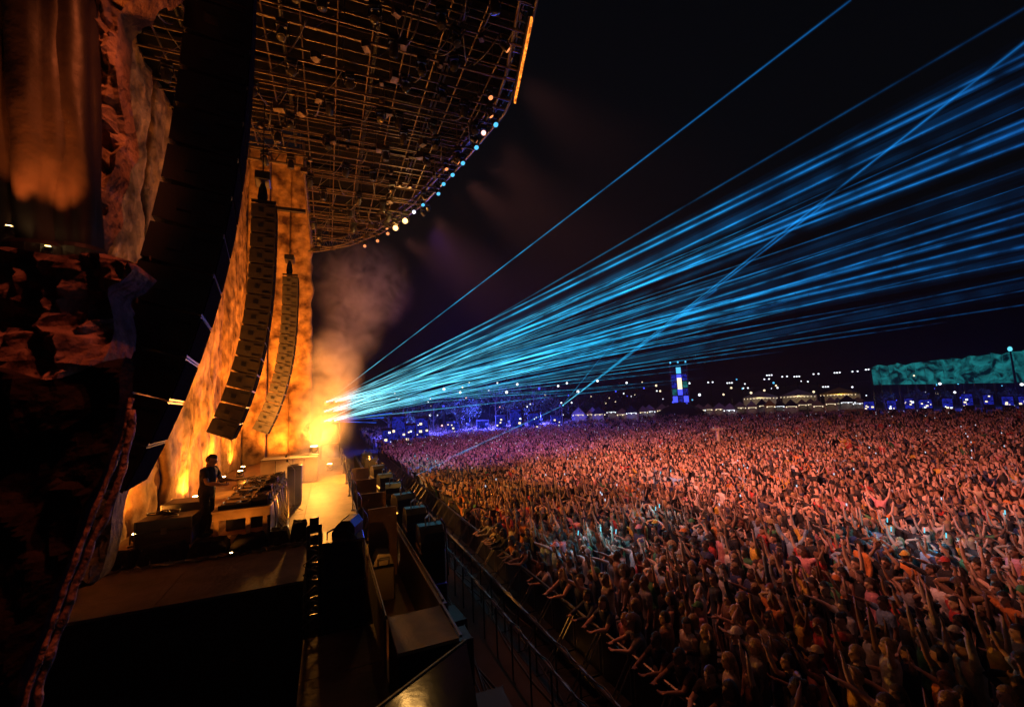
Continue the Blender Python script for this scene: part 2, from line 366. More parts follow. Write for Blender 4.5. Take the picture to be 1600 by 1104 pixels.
# ------------------------------------------------------------------ line arrays
def line_array(loc, ztop, n, label, hang, rz=0, paint='array_paint_lit'):
    o = empty('line_array', loc, label, 'speaker array', 'hanging speaker arrays', rz)
    ch, dp, wd = .435, .60, .86
    cab = MB(); cab.prism([(-dp,.03),(0,0),(0,ch-.012),(-dp,ch-.045)], 1, -wd/2, wd/2); cme = cab.mesh('cabinet', paint)
    bm = bmesh.new(); bm.from_mesh(cme); bmesh.ops.recalc_face_normals(bm, faces=bm.faces); bm.to_mesh(cme); bm.free()
    gme = MB().box(.001,.014,-wd/2+.02,wd/2-.02,.02,ch-.03).mesh('grille', 'grille')
    sme = MB().box(-.24,-.04,-.008,.008,.06,.08).mesh('bracket', 'dark_steel')
    hme = MB().box(-.42,-.30,-.006,.006,.16,.26).mesh('handle', 'gear')
    x, z, a = 0, ztop-loc[2], 0
    for i in range(n):
        a += (0, .3, .5, .7, .9, 1.1, 1.3, 1.5, 1.7, 1.9, 2.1, 2.2, 2.3, 2.5, 2.7, 2.8)[min(15, i)]
        ra = R(a); z -= ch*math.cos(ra); x -= ch*math.sin(ra)
        c = link('cabinet', cme, o); c.location = (x, 0, z); c.rotation_euler.y = ra
        link('grille', gme, c)
        for s in (-1,):
            b = link('bracket', sme, c); b.location.y = s*(wd/2+.009)
            b = link('bracket', sme, c); b.location = (0, s*(wd/2+.009), ch-.17)
            h = link('handle', hme, c); h.location.y = s*(wd/2+.007)
    zt = ztop-loc[2]
    MB().box(-.6,.0,-.42,-.36,zt+.01,zt+.08).box(-.6,.0,.36,.42,zt+.01,zt+.08).box(-.42,-.3,-.36,.36,zt+.015,zt+.075).build('flying_frame', 'dark_steel', o)
    MB().box(-.55,-.17,-.3,.3,zt+.75,zt+1.0,.02).build('hoist_motor', 'black_paint', o)
    MB().loft([(-.36,0,zt+.1,.10,.10),(-.36,0,zt+.35,.13,.16),(-.36,0,zt+.6,.10,.1),(-.36,0,zt+.75,.05,.05)], 10).build('chain_bag', 'black_cloth', o)
    MB().tube([(-.36,0,zt+1.0),(-.36,0,hang-loc[2])], .018, 6).build('chain', 'dark_steel', o)
    return o
line_array((-.84,5.6,0), 10.75, 15, 'huge speaker array blackened for shade curving down in front of the rock wall', 14, R(6.5), 'black_paint')  # same product as the others, painted darker for its shaded side
line_array((-1.36,13.6,0), 10.75, 15, 'amber-lit speaker array hanging beyond the DJ table', 14, R(3))
line_array((-1.22,21.2,0), 10.9, 16, 'farthest speaker array hanging before the end wall of the backdrop', 14)

# ------------------------------------------------------------------ roof: trusses, deck, curved rim
rim_pts = [(3.6,5.0),(4.45,8),(5.0,10.2),(5.2,11.7),(5.08,12.6),(4.72,15.1),(3.98,19.0),(2.7,22.6),(1.2,25.0),(-.8,26.8)]
def rim_x(y):
    for (xa, ya), (xb, yb) in zip(rim_pts[:-1], rim_pts[1:]):
        if ya <= y <= yb: return xa+(xb-xa)*(y-ya)/(yb-ya)
    return rim_pts[0][0] if y < 5 else -.8
RZ = 14.0
rf = empty('stage_roof', (0, 15, RZ), 'dark stage roof of steel trusses with a curved front rim', 'roof')
CUTY = 16.9; CUTX = -.85
cvs = [(x, y) for x, y in rim_pts[:-1]] + [(CUTX, 26.4), (CUTX, CUTY), (-4.9, CUTY), (-4.9, -.5), (2.4, -.5)]
MB().prism([(x, y-15) for x, y in cvs], 2, 1.25, 1.33).build('roof_cover', 'roof_dark', rf)
brace = MB().tube([(0,0,.03),(0,0,.62)], .016, 5, flat=.6).mesh('brace', 'roof_metal')
diag = MB().tube([(0,0,.03),(.55,0,.62)], .014, 5, flat=.6).mesh('brace', 'roof_metal')
y = 6.6; ti = 0; trussY = []
while y < 25.9:
    x1 = rim_x(y)-.12; x0 = -4.3 if y < CUTY else CUTX; L = x1-x0
    t = MB().tube([(0,-.2,0),(L,-.2,0)], .028, 6).build('truss', 'roof_metal', rf); t.location = (x0, y-15, 0)
    for dy, dz in ((.2, 0), (-.2, .65), (.2, .65)): 
        MB().tube([(0,dy,dz),(L,dy,dz)], .028, 6).build('chord', 'roof_metal', t)
    nb = int(L/.62)
    for k in range(nb):
        b = link('brace', brace if k % 2 else diag, t); b.location = (.3+k*.62, -.2 if k % 3 else .2, 0)
    trussY.append(y); y += 1.18 if y < 17 else 1.4
for X in (-3.4, -1.1, 1.2, 3.2):
    ye = CUTY if X < 0 else (24.6 if X < 2 else 20.6)
    t = MB().tube([(X,-9.5,.72),(X,ye-15,.72)], .035, 6).build('spreader', 'dark_steel', rf)
    MB().tube([(X,-9.5,1.1),(X,ye-15,1.1)], .035, 6).build('chord', 'dark_steel', t)
# purlins: thin battens under the roof cover
for k in range(11):
    yy = 5.6+k*1.9; x1 = rim_x(yy)-.3
    MB().box(-4.5 if yy < CUTY else CUTX,x1,yy-15-.03,yy-15+.03,1.12,1.24).build('purlin', 'roof_dark', rf)
def rim_curve(off, z, y0=5.2, y1=26.6, n=40):
    return [(rim_x(yv)+off, yv-15, z) for yv in np.linspace(y0, y1, n)]
rt = MB().tube(rim_curve(-.45, .05), .045, 7).build('rim_truss', 'alu', rf)
for off, z in ((-.05, .05), (-.25, .55)): MB().tube(rim_curve(off, z), .04, 7).build('chord', 'alu', rt)
rung = MB().tube([(-.45,0,.05),(-.05,0,.05)], .02, 5).tube([(-.45,0,.05),(-.25,0,.55)], .02, 5).tube([(-.05,0,.05),(-.25,.2,.55)], .02, 5).mesh('rung', 'alu')
for yv in np.linspace(5.4, 26.4, 48):
    r_ = link('rung', rung, rt); r_.location = (rim_x(yv), yv-15, 0)
# fascia boards along the rim
for yv in np.arange(5.4, 26.2, 1.3):
    a, b = (rim_x(yv)+.1, yv-15), (rim_x(yv+1.25)+.1, yv+1.25-15)
    MB().add([(a[0],a[1],.72),(b[0],b[1],.72),(b[0],b[1],1.36),(a[0],a[1],1.36),(a[0]+.05,a[1],.72),(b[0]+.05,b[1],.72),(b[0]+.05,b[1],1.36),(a[0]+.05,a[1],1.36)],
             [(0,1,2,3),(4,7,6,5),(0,4,5,1),(3,2,6,7),(0,3,7,4),(1,5,6,2)]).build('fascia_board', 'black_paint', rf)
# fascia edge along the rim, its orange light put in as emission
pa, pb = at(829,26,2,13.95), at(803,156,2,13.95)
sl = empty('fascia_glow', pa, 'roof fascia edge with its orange light put in as glow', 'glowing edge')
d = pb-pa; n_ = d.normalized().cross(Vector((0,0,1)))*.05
MB().add([(0,0,0),d,d+n_,n_,(0,0,-.12),d+Vector((0,0,-.12)),d+n_+Vector((0,0,-.12)),n_+Vector((0,0,-.12))], [(0,1,2,3),(4,7,6,5),(0,4,5,1),(1,5,6,2),(2,6,7,3),(3,7,4,0)]).build('tube', 'fascia_glow_orange', sl)  # edge glows in place of light falling on it, no lamp tube
MB().tube([-n_*.4+Vector((0,0,.03)), d-n_*.4+Vector((0,0,.03))], .04, 6).build('housing', 'dark_steel', sl)  # bar backing the glowing edge, not a lamp part
# posts that carry the roof
for i, (x, y, lab) in enumerate(((-4.75,27.6,'dark steel roof tower behind the end wall'), (-4.9,12,'dark steel roof tower behind the backdrop'), (-4.6,4.9,'dark steel roof tower behind the fluted columns'))):
    o = empty('roof_tower', (x, y, 0), lab, 'tower')
    for sx in (-.2, .2):
        for sy in (-.2, .2): MB().tube([(sx,sy,-.79),(sx,sy,15.2)], .03, 6).build('post', 'dark_steel', o)
    for k in range(14): MB().tube([(-.2,-.2,k+.2),(.2,-.2,k+1)], .016, 5).tube([(.2,-.2,k+.2),(.2,.2,k+1)], .016, 5).build('lacing', 'dark_steel', o)

# ------------------------------------------------------------------ hanging moving-head lights
def mover(loc, lens, label, tilt=0, pan=0, s=1.0, group='moving lights under the roof'):
    o = empty('stage_light', loc, label, 'stage light', group); o.scale = (s,s,s); o.rotation_euler.z = pan
    MB().box(-.17,.17,-.13,.13,-.14,0,.015).build('base', 'black_paint', o)
    MB().tube([(0,0,0),(0,0,.07)], .03, 6).build('clamp', 'alu', o)
    y_ = MB().prism([(-.20,-.15),(.20,-.15),(.20,-.46),(.165,-.46),(.165,-.19),(-.165,-.19),(-.165,-.46),(-.20,-.46)], 1, -.05, .05).build('yoke', 'dark_steel', o)
    h = MB().loft([(0,0,.19,.07,.07),(0,0,.15,.12,.12),(0,0,-.05,.15,.15),(0,0,-.2,.145,.145),(0,0,-.24,.135,.135)], 14).build('head', 'gear', o, smooth=False)
    h.location = (0,0,-.42); h.rotation_euler.x = tilt
    MB().loft([(0,0,-.241,.12,.12),(0,0,-.262,.10,.10),(0,0,-.27,.05,.05)], 14).build('lens', lens, h)
    return o
mat('dead_lens', (.04, .04, .045), .15)
protoM = mover((-3, trussY[1], RZ-.08), 'dead_lens', 'unlit moving head light clamped under a roof truss', R(20), 0, .72)
for i, ty in enumerate(trussY[1:]):
    xs = np.arange(-3.6 if ty < CUTY else CUTX+.5, rim_x(ty)-.9, .95 if ty < 16 else 1.3)
    for j, x in enumerate(xs):
        if i == 0 and j == 0: continue
        if random.random() < .18: continue
        o = copy_tree(protoM); o.location = (x+random.uniform(-.35,.35), ty+random.choice((-.2,.2)), RZ-.05); o.rotation_euler.z = random.uniform(-.5,.5)
        for ch in o.children:
            if ch.name.startswith('head'): ch.rotation_euler.x = random.uniform(-.9,.9)
# rim lights
for k, (px, py, lens) in enumerate([(773,201,'lamp_cyan'),(756,217,'lamp_pink'),(743,236,'lamp_cyan'),(722,260,'lamp_cyan'),(706,278,'lamp_cyan'),(692,292,'lamp_cyan'),(684,307,'lamp_cyan'),(660,324,'lamp_cyan'),
                           (647,338,'lamp_white'),(633,347,'lamp_warm'),(618,358,'lamp_warm'),(606,371,'lamp_wash'),(590,382,'lamp_wash'),(570,390,'lamp_wash')]):
    if 'lamp_pink' not in M: emat('lamp_pink', (1,.45,.4), 2.5)
    p = at(px, py, 2, 13.3)
    col = {'lamp_cyan':'cyan','lamp_pink':'pink','lamp_white':'white','lamp_warm':'blazing warm','lamp_wash':'dim orange'}[lens]
    o = mover((p.x, p.y, 13.75), lens, f'{col} lit lamp hanging from the curved roof rim', 0, 0, .62 if 'warm' not in lens else .95, 'lit lamps along the roof rim')
    for ch in o.children:
        if ch.name.startswith('head'):
            ch.rotation_euler = (Vector((0,0,CAMH+1))-p if lens != 'lamp_cyan' else Vector((p.x*.5+3, p.y-9, 1))-p).to_track_quat('-Z','Y').to_euler()
    MB().tube([(0,0,.05),(0,0,.35)], .02, 5).build('drop_pipe', 'alu', o)
# crowd washes: mounted between the rim lamps
WASH = (1, .28, .20)
def wash(loc, tgt, col, e, ang, label, blend=1.0):
    o = mover(loc, 'lamp_wash', label, 0, 0, .55, 'crowd wash lights')
    for ch in o.children:
        if ch.name.startswith('head'): ch.rotation_euler = (Vector(tgt)-Vector(loc)).to_track_quat('-Z','Y').to_euler()
    l = spot('wash_beam', Vector(loc)+Vector((.3,0,-.95)), tgt, col, e, ang, blend, .25)
    mw = l.location.copy(); l.parent = o; l.location = (mw-Vector(loc))/.55; l.scale = (1/.55,)*3
for (y, tx, ty, e, ang) in ((11.2,12.0,11.5,5200,66),(14,22,14,17000,58),(17,18,24,16500,58),(20,33,28,23000,54),(8.8,19,8,6500,60),(12.6,40,18,10500,48)):
    wash((rim_x(y)-.75, y, 13.75), (tx, ty, 1.5), WASH, e, ang, 'wash light on the roof rim throwing orange over the crowd')
wash((4.0,18.0,13.75), (14,44,1.5), (.6,.14,.75), 17000, 58, 'wash light on the far rim throwing violet over the crowd')
wash((3.9,18.6,13.75), (40,58,1.5), (.6,.18,.65), 18000, 58, 'second violet wash light on the far rim')

o = mover((1.3,1.2,14.2), 'lamp_pale', 'added unseen roof light throwing red over the rock wall', 0, 0, 1.0, 'added rock wall lights')
l = spot('added_rock_beam', (1.2,1.2,13.2), at(182,170,1,4.5), (1,.18,.045), 2300, 11, .9, .15)  # lamp added out of view to redden the rock pillar
o = mover((1.0,1.6,14.2), 'lamp_wash', 'added roof light throwing red down the slab edge', 0, 0, 1.0, 'added rock wall lights')
l = spot('added_trim_beam', (1.0,1.6,13.2), at(120,880,1,3.45), (1,.15,.05), 1500, 18, .9, .1)  # added so that the slab trims show red
o = mover((-.6,3.6,14.2), 'lamp_wash', 'added roof light throwing orange on the rock jamb', 0, 0, 1.0, 'added rock wall lights')
l = spot('added_jamb_beam', (-.6,3.6,13.2), at(176,790,1,8.3), (1,.24,.035), 900, 8, .9, .15)  # added lamp that brightens the rock jamb

for y, ty, e in ((14.5,9,1300),(20.5,18,2000),(10.5,4.5,500)):
    wash((rim_x(y)-.9, y, 13.75), (5.6,ty,.6), (1,.2,.08), e, 34, 'red wash light aimed down at the barrier rail')
for px, py in ((633,347),(618,358)):
    p = at(px, py, 2, 13.1); point('rim_glow', (p.x+.1, p.y-.3, 12.95), (1,.5,.12), 90, .12)

# cables swagged between the roof trusses and small junction boxes
for k in range(70):
    i = random.randrange(1, len(trussY)-2); ya, yb = trussY[i], trussY[i+1]; x = random.uniform(-3.8 if yb < CUTY else CUTX+.3, rim_x(yb)-.6); x2 = x+random.uniform(-.5,.5); s = random.uniform(.08,.35)
    pts = [(x+(x2-x)*t, ya-15+(yb-ya)*t, .0-s*4*t*(1-t)) for t in np.linspace(0,1,9)]
    MB().tube(pts, random.choice((.012,.02)), 5).build('cable', 'cable', rf, smooth=True)
for k in range(60):
    ty = random.choice(trussY); x = random.uniform(-3.9 if ty < CUTY else CUTX, rim_x(ty)-.4); s = random.uniform(.05,.14)
    b_ = MB().box(-s,s,-s*.7,s*.7,-s*1.6,0,.008).build('junction_box', 'roof_metal', rf); b_.location = (x, ty-15+random.choice((-.2,.2)), -.03); b_.rotation_euler.z = random.uniform(0,3)

# open corner of the roof: lattice girders along both edges of the opening, a beam for the far array
for (ax, ay, bx_, by) in ((CUTX, CUTY, CUTX, 26.0), (-4.3, CUTY, CUTX, CUTY)):
    g = MB().tube([(ax,ay-15,-.02),(bx_,by-15,-.02)], .05, 6).build('edge_girder', 'roof_metal', rf); d_ = Vector((bx_-ax, by-ay, 0)); L_ = d_.length; d_.normalize()
    for z_ in (.45, .9): MB().tube([(ax,ay-15,z_),(bx_,by-15,z_)], .04, 6).build('chord', 'roof_metal', g)
    for k in range(int(L_/.5)):
        p0 = Vector((ax, ay-15, 0))+d_*(k*.5); MB().tube([p0+Vector((0,0,-.02)), p0+d_*.5+Vector((0,0,.9))] if k % 2 else [p0+Vector((0,0,.9)), p0+d_*.5+Vector((0,0,-.02))], .025, 5).build('lacing', 'roof_metal', g)
MB().box(CUTX-1.6,CUTX-.1,21.1-15,21.3-15,.0,.14).build('cantilever_beam', 'dark_steel', rf)

# secondary battens under the roof cover, making the dense grid
for k in range(11):
    X = -3.9+k*.82; ys_ = [v for v in np.arange(6, 26, .5) if rim_x(v) > X+.4 and (X > CUTX or v < CUTY)]
    if ys_: MB().tube([(X,ys_[0]-15,.30),(X,ys_[-1]-15,.30)], .022, 5).build('batten', 'roof_metal', rf)
for k in range(17):
    yv = 7.1+k*1.12; x0 = -4.2 if yv < CUTY else CUTX
    MB().tube([(x0,yv-15,.36),(rim_x(yv)-.3,yv-15,.36)], .018, 5).build('batten', 'roof_metal', rf)
o = mover((-1.9,3.4,13.6), 'lamp_wash', 'added roof light throwing orange on the rock fin', 0, 0, .8, 'added rock wall lights')
l = spot('added_fin_beam', (-1.9,3.4,12.6), at(232,500,1,5.2), (1,.26,.04), 420, 8, .9, .15)  # lamp added to make the rock fin glow

o = mover((1.0,.6,14.2), 'lamp_wash', 'added roof light throwing red on the rock ledge', 0, 0, 1.0, 'added rock wall lights')
l = spot('added_ledge_beam', (1.0,.6,13.2), at(95,520,1,3.8), (1,.15,.06), 1100, 15, 1.0, .15)  # added lamp, lifts the dark ledge with red
# ------------------------------------------------------------------ DJ table and gear
TX0, TX1, TY0, TY1, TZ = -2.22, -1.12, 11.05, 15.2, 3.0
FLZ = DZ-.018
tb = empty('dj_table', (-1.67, 13.1, FLZ), 'long wooden DJ table with rounded frame and sloping gear shelf', 'table')
def tbx(name, m, x0,x1,y0,y1,z0,z1,parent=tb,bev=.006): return MB().box(x0+1.67,x1+1.67,y0-13.1,y1-13.1,z0-FLZ,z1-FLZ,bev).build(name, m, parent)
tbx('table_top', 'wood', TX0, TX1, TY0, TY1, TZ-.05, TZ)
tbx('end_rail', 'wood', TX0+.02, TX1-.02, TY0+.01, TY0+.06, TZ-.20, TZ-.052)
tbx('end_rail', 'wood', TX0+.02, TX1-.02, TY1-.06, TY1-.01, TZ-.20, TZ-.052)
tbx('front_panel', 'black_paint', TX1-.05, TX1-.02, TY0+.1, TY1-.1, FLZ+.05, TZ-.06)
for x in (TX0+.04, TX0+.62, TX1-.16):
    for y in (TY0+.03, (TY0+TY1)/2, TY1-.12): tbx('leg', 'wood', x, x+.09, y, y+.09, FLZ, TZ-.055)
tbx('shelf', 'wood', TX0+.1, TX1-.1, TY0+.15, TY1-.15, FLZ+.25, FLZ+.28)
for k in range(4): tbx('rack_unit', 'gear', TX0+.18, TX1-.22, TY0+.5+k*.9, TY0+1.1+k*.9, FLZ+.285, FLZ+.62)
def gearbox(name, label, cat, x, y, sx, sy, h, tilt=0, group=None, kind=0, z=TZ):
    o = empty(name, (x, y, z+.002), label, cat, group)
    body = MB().prism([(-sx/2,0),(sx/2,0),(sx/2,h+tilt),(-sx/2,h)], 1, -sy/2, sy/2).build('body', 'gear', o)
    def zt(u): return h+tilt*(u/sx+.5)
    if kind == 0:      # media player: jog wheel, screen, buttons
        n = 20
        MB().loft([(-sx*.12,0,zt(-sx*.12)-.004,sy*.36,sy*.36),(-sx*.12,0,zt(-sx*.12)+.022,sy*.34,sy*.34),(-sx*.12,0,zt(-sx*.12)+.024,sy*.2,sy*.2)], n).build('jog_wheel', 'alu', o)
        MB().box(sx*.22,sx*.42,-sy*.38,sy*.38,zt(sx*.3)+.0,zt(sx*.42)+.03).build('screen_hood', 'black_paint', o)
        MB().box(sx*.205,sx*.218,-sy*.33,sy*.33,zt(sx*.2)+.004,zt(sx*.3)+.022).build('screen', 'lcd', o)
        for q in (-1, 1): MB().loft([(-sx*.42,q*sy*.3,zt(-sx*.42)-.002,.014,.014),(-sx*.42,q*sy*.3,zt(-sx*.42)+.012,.014,.014)], 8).build('button', 'lcd' if q > 0 else 'alu', o)
    else:              # mixer: rows of knobs and faders
        for i in range(5):
            for j in range(4):
                u = -sx*.1+sx*.5*i/5; v = -sy*.36+sy*.72*j/3
                MB().loft([(u,v,zt(u)-.002,.014,.014),(u,v,zt(u)+.03,.010,.010)], 7).build('knob', 'alu' if (i+j) % 3 else 'gear', o)
        for j in range(4):
            v = -sy*.36+sy*.72*j/3; u = -sx*.4+.06*random.random()
            MB().box(u-.012,u+.012,v-.02,v+.02,zt(u)-.002,zt(u)+.022).build('fader', 'alu', o)
    return o
yg = TY0+.28; kinds = [0,0,1,0,0,1,0,1]
for k, kd in enumerate(kinds):
    gearbox('mixer' if kd else 'media_player', 'black mixer with rows of metal knobs among the players on the DJ table' if kd else 'black media player with silver jog wheel on the DJ table',
            'mixer' if kd else 'media player', -1.83, yg, .56, .42, .09, .03, 'gear on the DJ table', kd); yg += .5
yg = TY0+.3
for k in range(8):
    sx, sy, h = random.uniform(.22,.34), random.uniform(.3,.44), random.uniform(.08,.22)
    o = gearbox('effects_unit', 'small black effects box in the row along the table front', 'effects unit', -1.36, yg, sx, sy, h, .04, 'effects boxes on the DJ table', 1); yg += .49
# cables looping off the table front
for k in range(7):
    y0 = TY0+.2+k*.55; x = TX1
    pts = [(x-.05,y0,TZ+.1),(x+.03,y0+.05,TZ+.05),(x+.05+.05*random.random(),y0+.1,TZ-.3),(x+.06,y0+.2,TZ-.55),(x+.15,y0+.35,FLZ+.03)]
    tag(MB().tube(pts, .014, 6).build('cable', 'cable', smooth=True), 'black cable hanging down the front of the DJ table', 'cable', 'cables off the DJ table')
def stand(x, y, h, lab, top):
    o = empty('microphone_stand', (x, y, FLZ), lab, 'stand', 'stands by the DJ table')
    MB().tube([(0,0,0),(0,0,h)], .013, 6).build('pole', 'steel', o)
    for a in range(3): MB().tube([(0,0,.12),(.22*math.cos(a*2.1),.22*math.sin(a*2.1),.01)], .009, 5).build('leg', 'steel', o)
    MB().tube([(0,0,h),(-.18,.05,h+top)], .009, 5).build('boom', 'steel', o)
    MB().ell((-.2,.055,h+top+.02), (.03,.03,.045), nu=8, nv=5).build('microphone', 'gear', o)
stand(-.82, 11.6, 1.0, 'silver stand at the near corner of the DJ table', .16)
stand(-.86, 14.2, 1.15, 'silver stand at the far corner of the DJ table', .25)
stand(-1.0, 15.6, 1.3, 'silver stand just past the DJ table end', .1)
# traffic-cone shaped speaker horn and small monitors at the far end
o = empty('monitor_speaker', (-.93, 15.4, FLZ), 'black monitor speaker tower at the far end of the DJ table', 'speaker')
MB().box(-.2,.2,-.2,.2,0,1.15,.02).build('cabinet', 'black_paint', o); MB().box(-.17,.17,-.215,-.202,.1,1.05).build('grille', 'grille', o); MB().box(-.1,.1,-.05,.05,1.15,1.19).build('handle', 'alu', o)

# ------------------------------------------------------------------ cases and equipment around the riser edge
def case(loc, sx, sy, sz, label, group=None, m='black_paint', rz=0, name='flight_case'):
    o = empty(name, loc, label, 'case', group, rz)
    MB().box(-sx/2,sx/2,-sy/2,sy/2,.03,sz*.62,.012).build('body', m, o)
    MB().box(-sx/2,sx/2,-sy/2,sy/2,sz*.62+.006,sz,.012).build('lid', m, o)
    e = .012
    for a in (-1,1):
        for b in (-1,1):
            MB().box(a*sx/2-e,a*sx/2+e,b*sy/2-e,b*sy/2+e,.03,sz+.006).build('corner_edge', 'alu', o)
            MB().ell((a*(sx/2-.06),b*(sy/2-.06),.02),(.025,.025,.022),nu=8,nv=5).build('caster', 'gear', o)
    for b in (-1,1): MB().box(-.05,.05,b*sy/2-.006,b*sy/2+.006,sz*.5,sz*.7).build('latch', 'alu', o)
    return o
case((-3.25,12.3,FLZ), 1.0, .7, .62, 'black flight case behind the DJ with rolled cables on top')
case((-3.2,13.4,FLZ), .8, .8, .75, 'taller black flight case next to the case with cables')
for k in range(9):
    a = random.uniform(0,6); pts = []
    cx, cyy, r_ = -3.25+random.uniform(-.3,.3), 12.3+random.uniform(-.2,.2), random.uniform(.08,.16)
    for t in range(15): pts.append((cx+r_*math.cos(a+t*.6), cyy+r_*math.sin(a+t*.6), FLZ+.64+.012*k+.008*math.sin(t)))
    tag(MB().tube(pts, .013, 6).build('cable_coil', 'cable', smooth=True), 'coiled cable lying on the flight case behind the DJ', 'cable', 'coiled cables on the case')
# row of cloth-covered floor boxes along the far edge of the near riser
def covered(loc, sx, sy, sz, label):
    o = empty('covered_box', loc, label, 'box', 'cloth-covered boxes along the riser edge')
    vs, fs = [], []; n = 14
    def pt(i, j):
        u, v = i/n*2-1, j/n*2-1; e = max(abs(u), abs(v)); 
        z = sz*(1-max(0, (e-.72)/.28)**1.6) + .035*noise.noise((u*2.5+loc[0]*7, v*2.5, 1)); flare = 1+.12*max(0, e-.8)*5*noise.noise((u*6, v*6, loc[0]))
        return (u*sx/2*flare, v*sy/2*flare, max(0.004, z))
    vs, fs = relief(lambda a, b: pt(a*n, b*n), n, n)
    MB().add(vs, fs).build('cloth', 'black_cloth', o, smooth=True)
    MB().box(-sx*.36,sx*.36,-sy*.36,sy*.36,.004,sz*.78).build('box', 'gear', o)
    for s in (-1, 1): MB().tube([(s*sx*.2,-sy/2,.02),(s*sx*.22,-sy*.3,sz*.9),(s*sx*.2,sy*.3,sz*.92)], .012, 5).build('strap', 'cable', o)
labs = ['low cloth-covered box beside the rock jamb','wide cloth-covered box on the riser edge next to the jamb box','cloth-covered box in the middle of the riser edge','cloth-covered box in front of the DJ table leg','cloth-covered box at the DJ table corner','cloth-covered box beside the ladder truss']
for k, (x, sx, sz) in enumerate(((-3.65,.62,.26),(-2.95,.78,.30),(-2.2,.72,.28),(-1.5,.66,.27),(-.95,.42,.30),(-.56,.36,.40))):
    covered((x, 10.95, DZ+.002), sx, .5, sz, labs[k])
for k in range(26):      # cables snaking along the boxes
    x = random.uniform(-3.9,-.5); y = 10.55+random.uniform(-.08,.12); pts = []
    a = random.uniform(-.3,.3); L = random.uniform(.3,.8)
    for t in np.linspace(0,1,9): pts.append((min(-.42, x+L*t), y+.05*math.sin(t*9+k)+a*.2*t, DZ+.018+.03*abs(math.sin(t*6+k))*(k%3>0)))
    tag(MB().tube(pts, random.choice((.009,.013,.018)), 6).build('cable', 'cable' if k % 4 else 'alu', smooth=True), 'loose cable lying along the cloth-covered boxes', 'cable', 'loose cables on the riser')
# far lit riser with the blazing lamp
o = empty('riser_box', (-1.35, 19.4, FLZ), 'wide pale riser block across the stage beyond the DJ table', 'riser')
MB().box(-1.0,1.0,0,1.2,0,.96,.01).build('body', 'canvas', o); MB().box(-1.02,1.02,-.02,1.22,.962,1.0,.006).build('top_board', 'deck', o)
for k in (-.5,.5): MB().box(k-.012,k+.012,-.012,-.002,.02,.94).build('joint_strip', 'deck', o)
uplight((-.5,19.75,FLZ+1.002), (-.55,21,6.5), 2400, 'blazing amber lamp on the corner of the pale riser block', 1.5, ang=150)
point_l = point('flare', (-.35,19.4,FLZ+1.75), (1,.36,.05), 2000, .18)
uplight((.1,22.6,FLZ), (-.2,25,9), 8000, 'amber lamp on the deck beyond the riser block', 1.2, ang=120)
uplight((-2.6,17.2,FLZ), (-1.6,20.4,6.5), 1300, 'amber lamp on the deck between table and riser block', 1.0, ang=130)
o = empty('drum_case', (-2.5,17.9,FLZ), 'round dark case standing beside the riser block', 'case')
MB().loft([(0,0,0,.36,.36),(0,0,.5,.36,.36),(0,0,.56,.34,.34),(0,0,.6,.25,.25)], 20).build('body', 'black_paint', o); MB().loft([(0,0,.47,.37,.37),(0,0,.5,.37,.37)], 20).build('rim', 'alu', o)

# ------------------------------------------------------------------ ladder truss, speaker stack, wedge
o = empty('ladder_truss', (-.2, 8.3, .02), 'upright black ladder truss with cables wound through its rungs', 'truss')
for s in (-1, 1): MB().tube([(s*.09,0,0),(s*.09,0,3.08)], .03, 8).build('upright', 'dark_steel', o)
for k in range(10): MB().tube([(-.09,0,.3+k*.27),(.09,0,.3+k*.27)], .016, 6).build('rung', 'alu', o)
MB().box(-.07,.07,-.06,.06,2.95,3.2,.01).build('cap', 'black_paint', o)
for k in range(12):
    z0 = .9+k*.16; s = random.choice((-1,1)); x0 = -.2
    pts = [(x0+.02*random.random()-s*.08,8.3-.05,z0),(x0+s*.10,8.26,z0+.08),(x0+s*.16,8.24-.03*random.random(),z0+.16),(x0+.02,8.25,z0+.28),(x0-s*.1,8.25,z0+.22)]
    tag(MB().tube(pts, .012, 6).build('cable', 'alu' if k % 3 == 0 else 'cable', smooth=True), 'cable wound around the ladder truss', 'cable', 'cables on the ladder truss')
o = empty('speaker_stack', (.25, 8.3, 1.5), 'tall black speaker stack standing beside the ladder truss', 'speaker')
for k, (za, zb) in enumerate(((.002,.70),(.705,1.36))):
    c = MB().box(-.33,.33,-.35,.4,za,zb,.015).build('cabinet', 'black_paint', o)
    MB().box(-.29,.29,-.366,-.352,za+.05,zb-.05).build('grille', 'grille', c)
    for s in (-1,1): MB().box(s*.331-.004,s*.331+.004,-.05,.1,za+.28,za+.38).build('handle', 'dark_steel', c)
def wedge(loc, rz, label, s=1):
    o = empty('wedge_monitor', loc, label, 'monitor', 'wedge monitors', rz); o.scale = (s,s,s)
    MB().prism([(-.24,0),(.24,0),(.24,.10),(.02,.32),(-.14,.32),(-.24,.18)], 1, -.3, .3).build('cabinet', 'black_paint', o)
    g = MB().add([(.235,-.27,.12),(.235,.27,.12),(.035,.27,.32),(.035,-.27,.32),(.245,-.27,.125),(.245,.27,.125),(.045,.27,.325),(.045,-.27,.325)], [(0,1,2,3),(4,7,6,5),(0,4,5,1),(1,5,6,2),(2,6,7,3),(3,7,4,0)]).build('grille', 'grille', o)
    MB().tube([(-.2,-.31,.05),(-.2,-.33,.2),(-.05,-.33,.25),(-.02,-.31,.1)], .012, 6).build('handle', 'alu', o)
wedge((.33,8.42,2.862), R(160), 'wedge monitor with a wire handle on top of the speaker stack', .8)
pts = [(.0,8.1,2.87),(.0,8.12,2.98),(.1,8.15,3.02),(.3,8.12,2.98),(.42,8.0,2.9),(.5,7.97,2.8)]
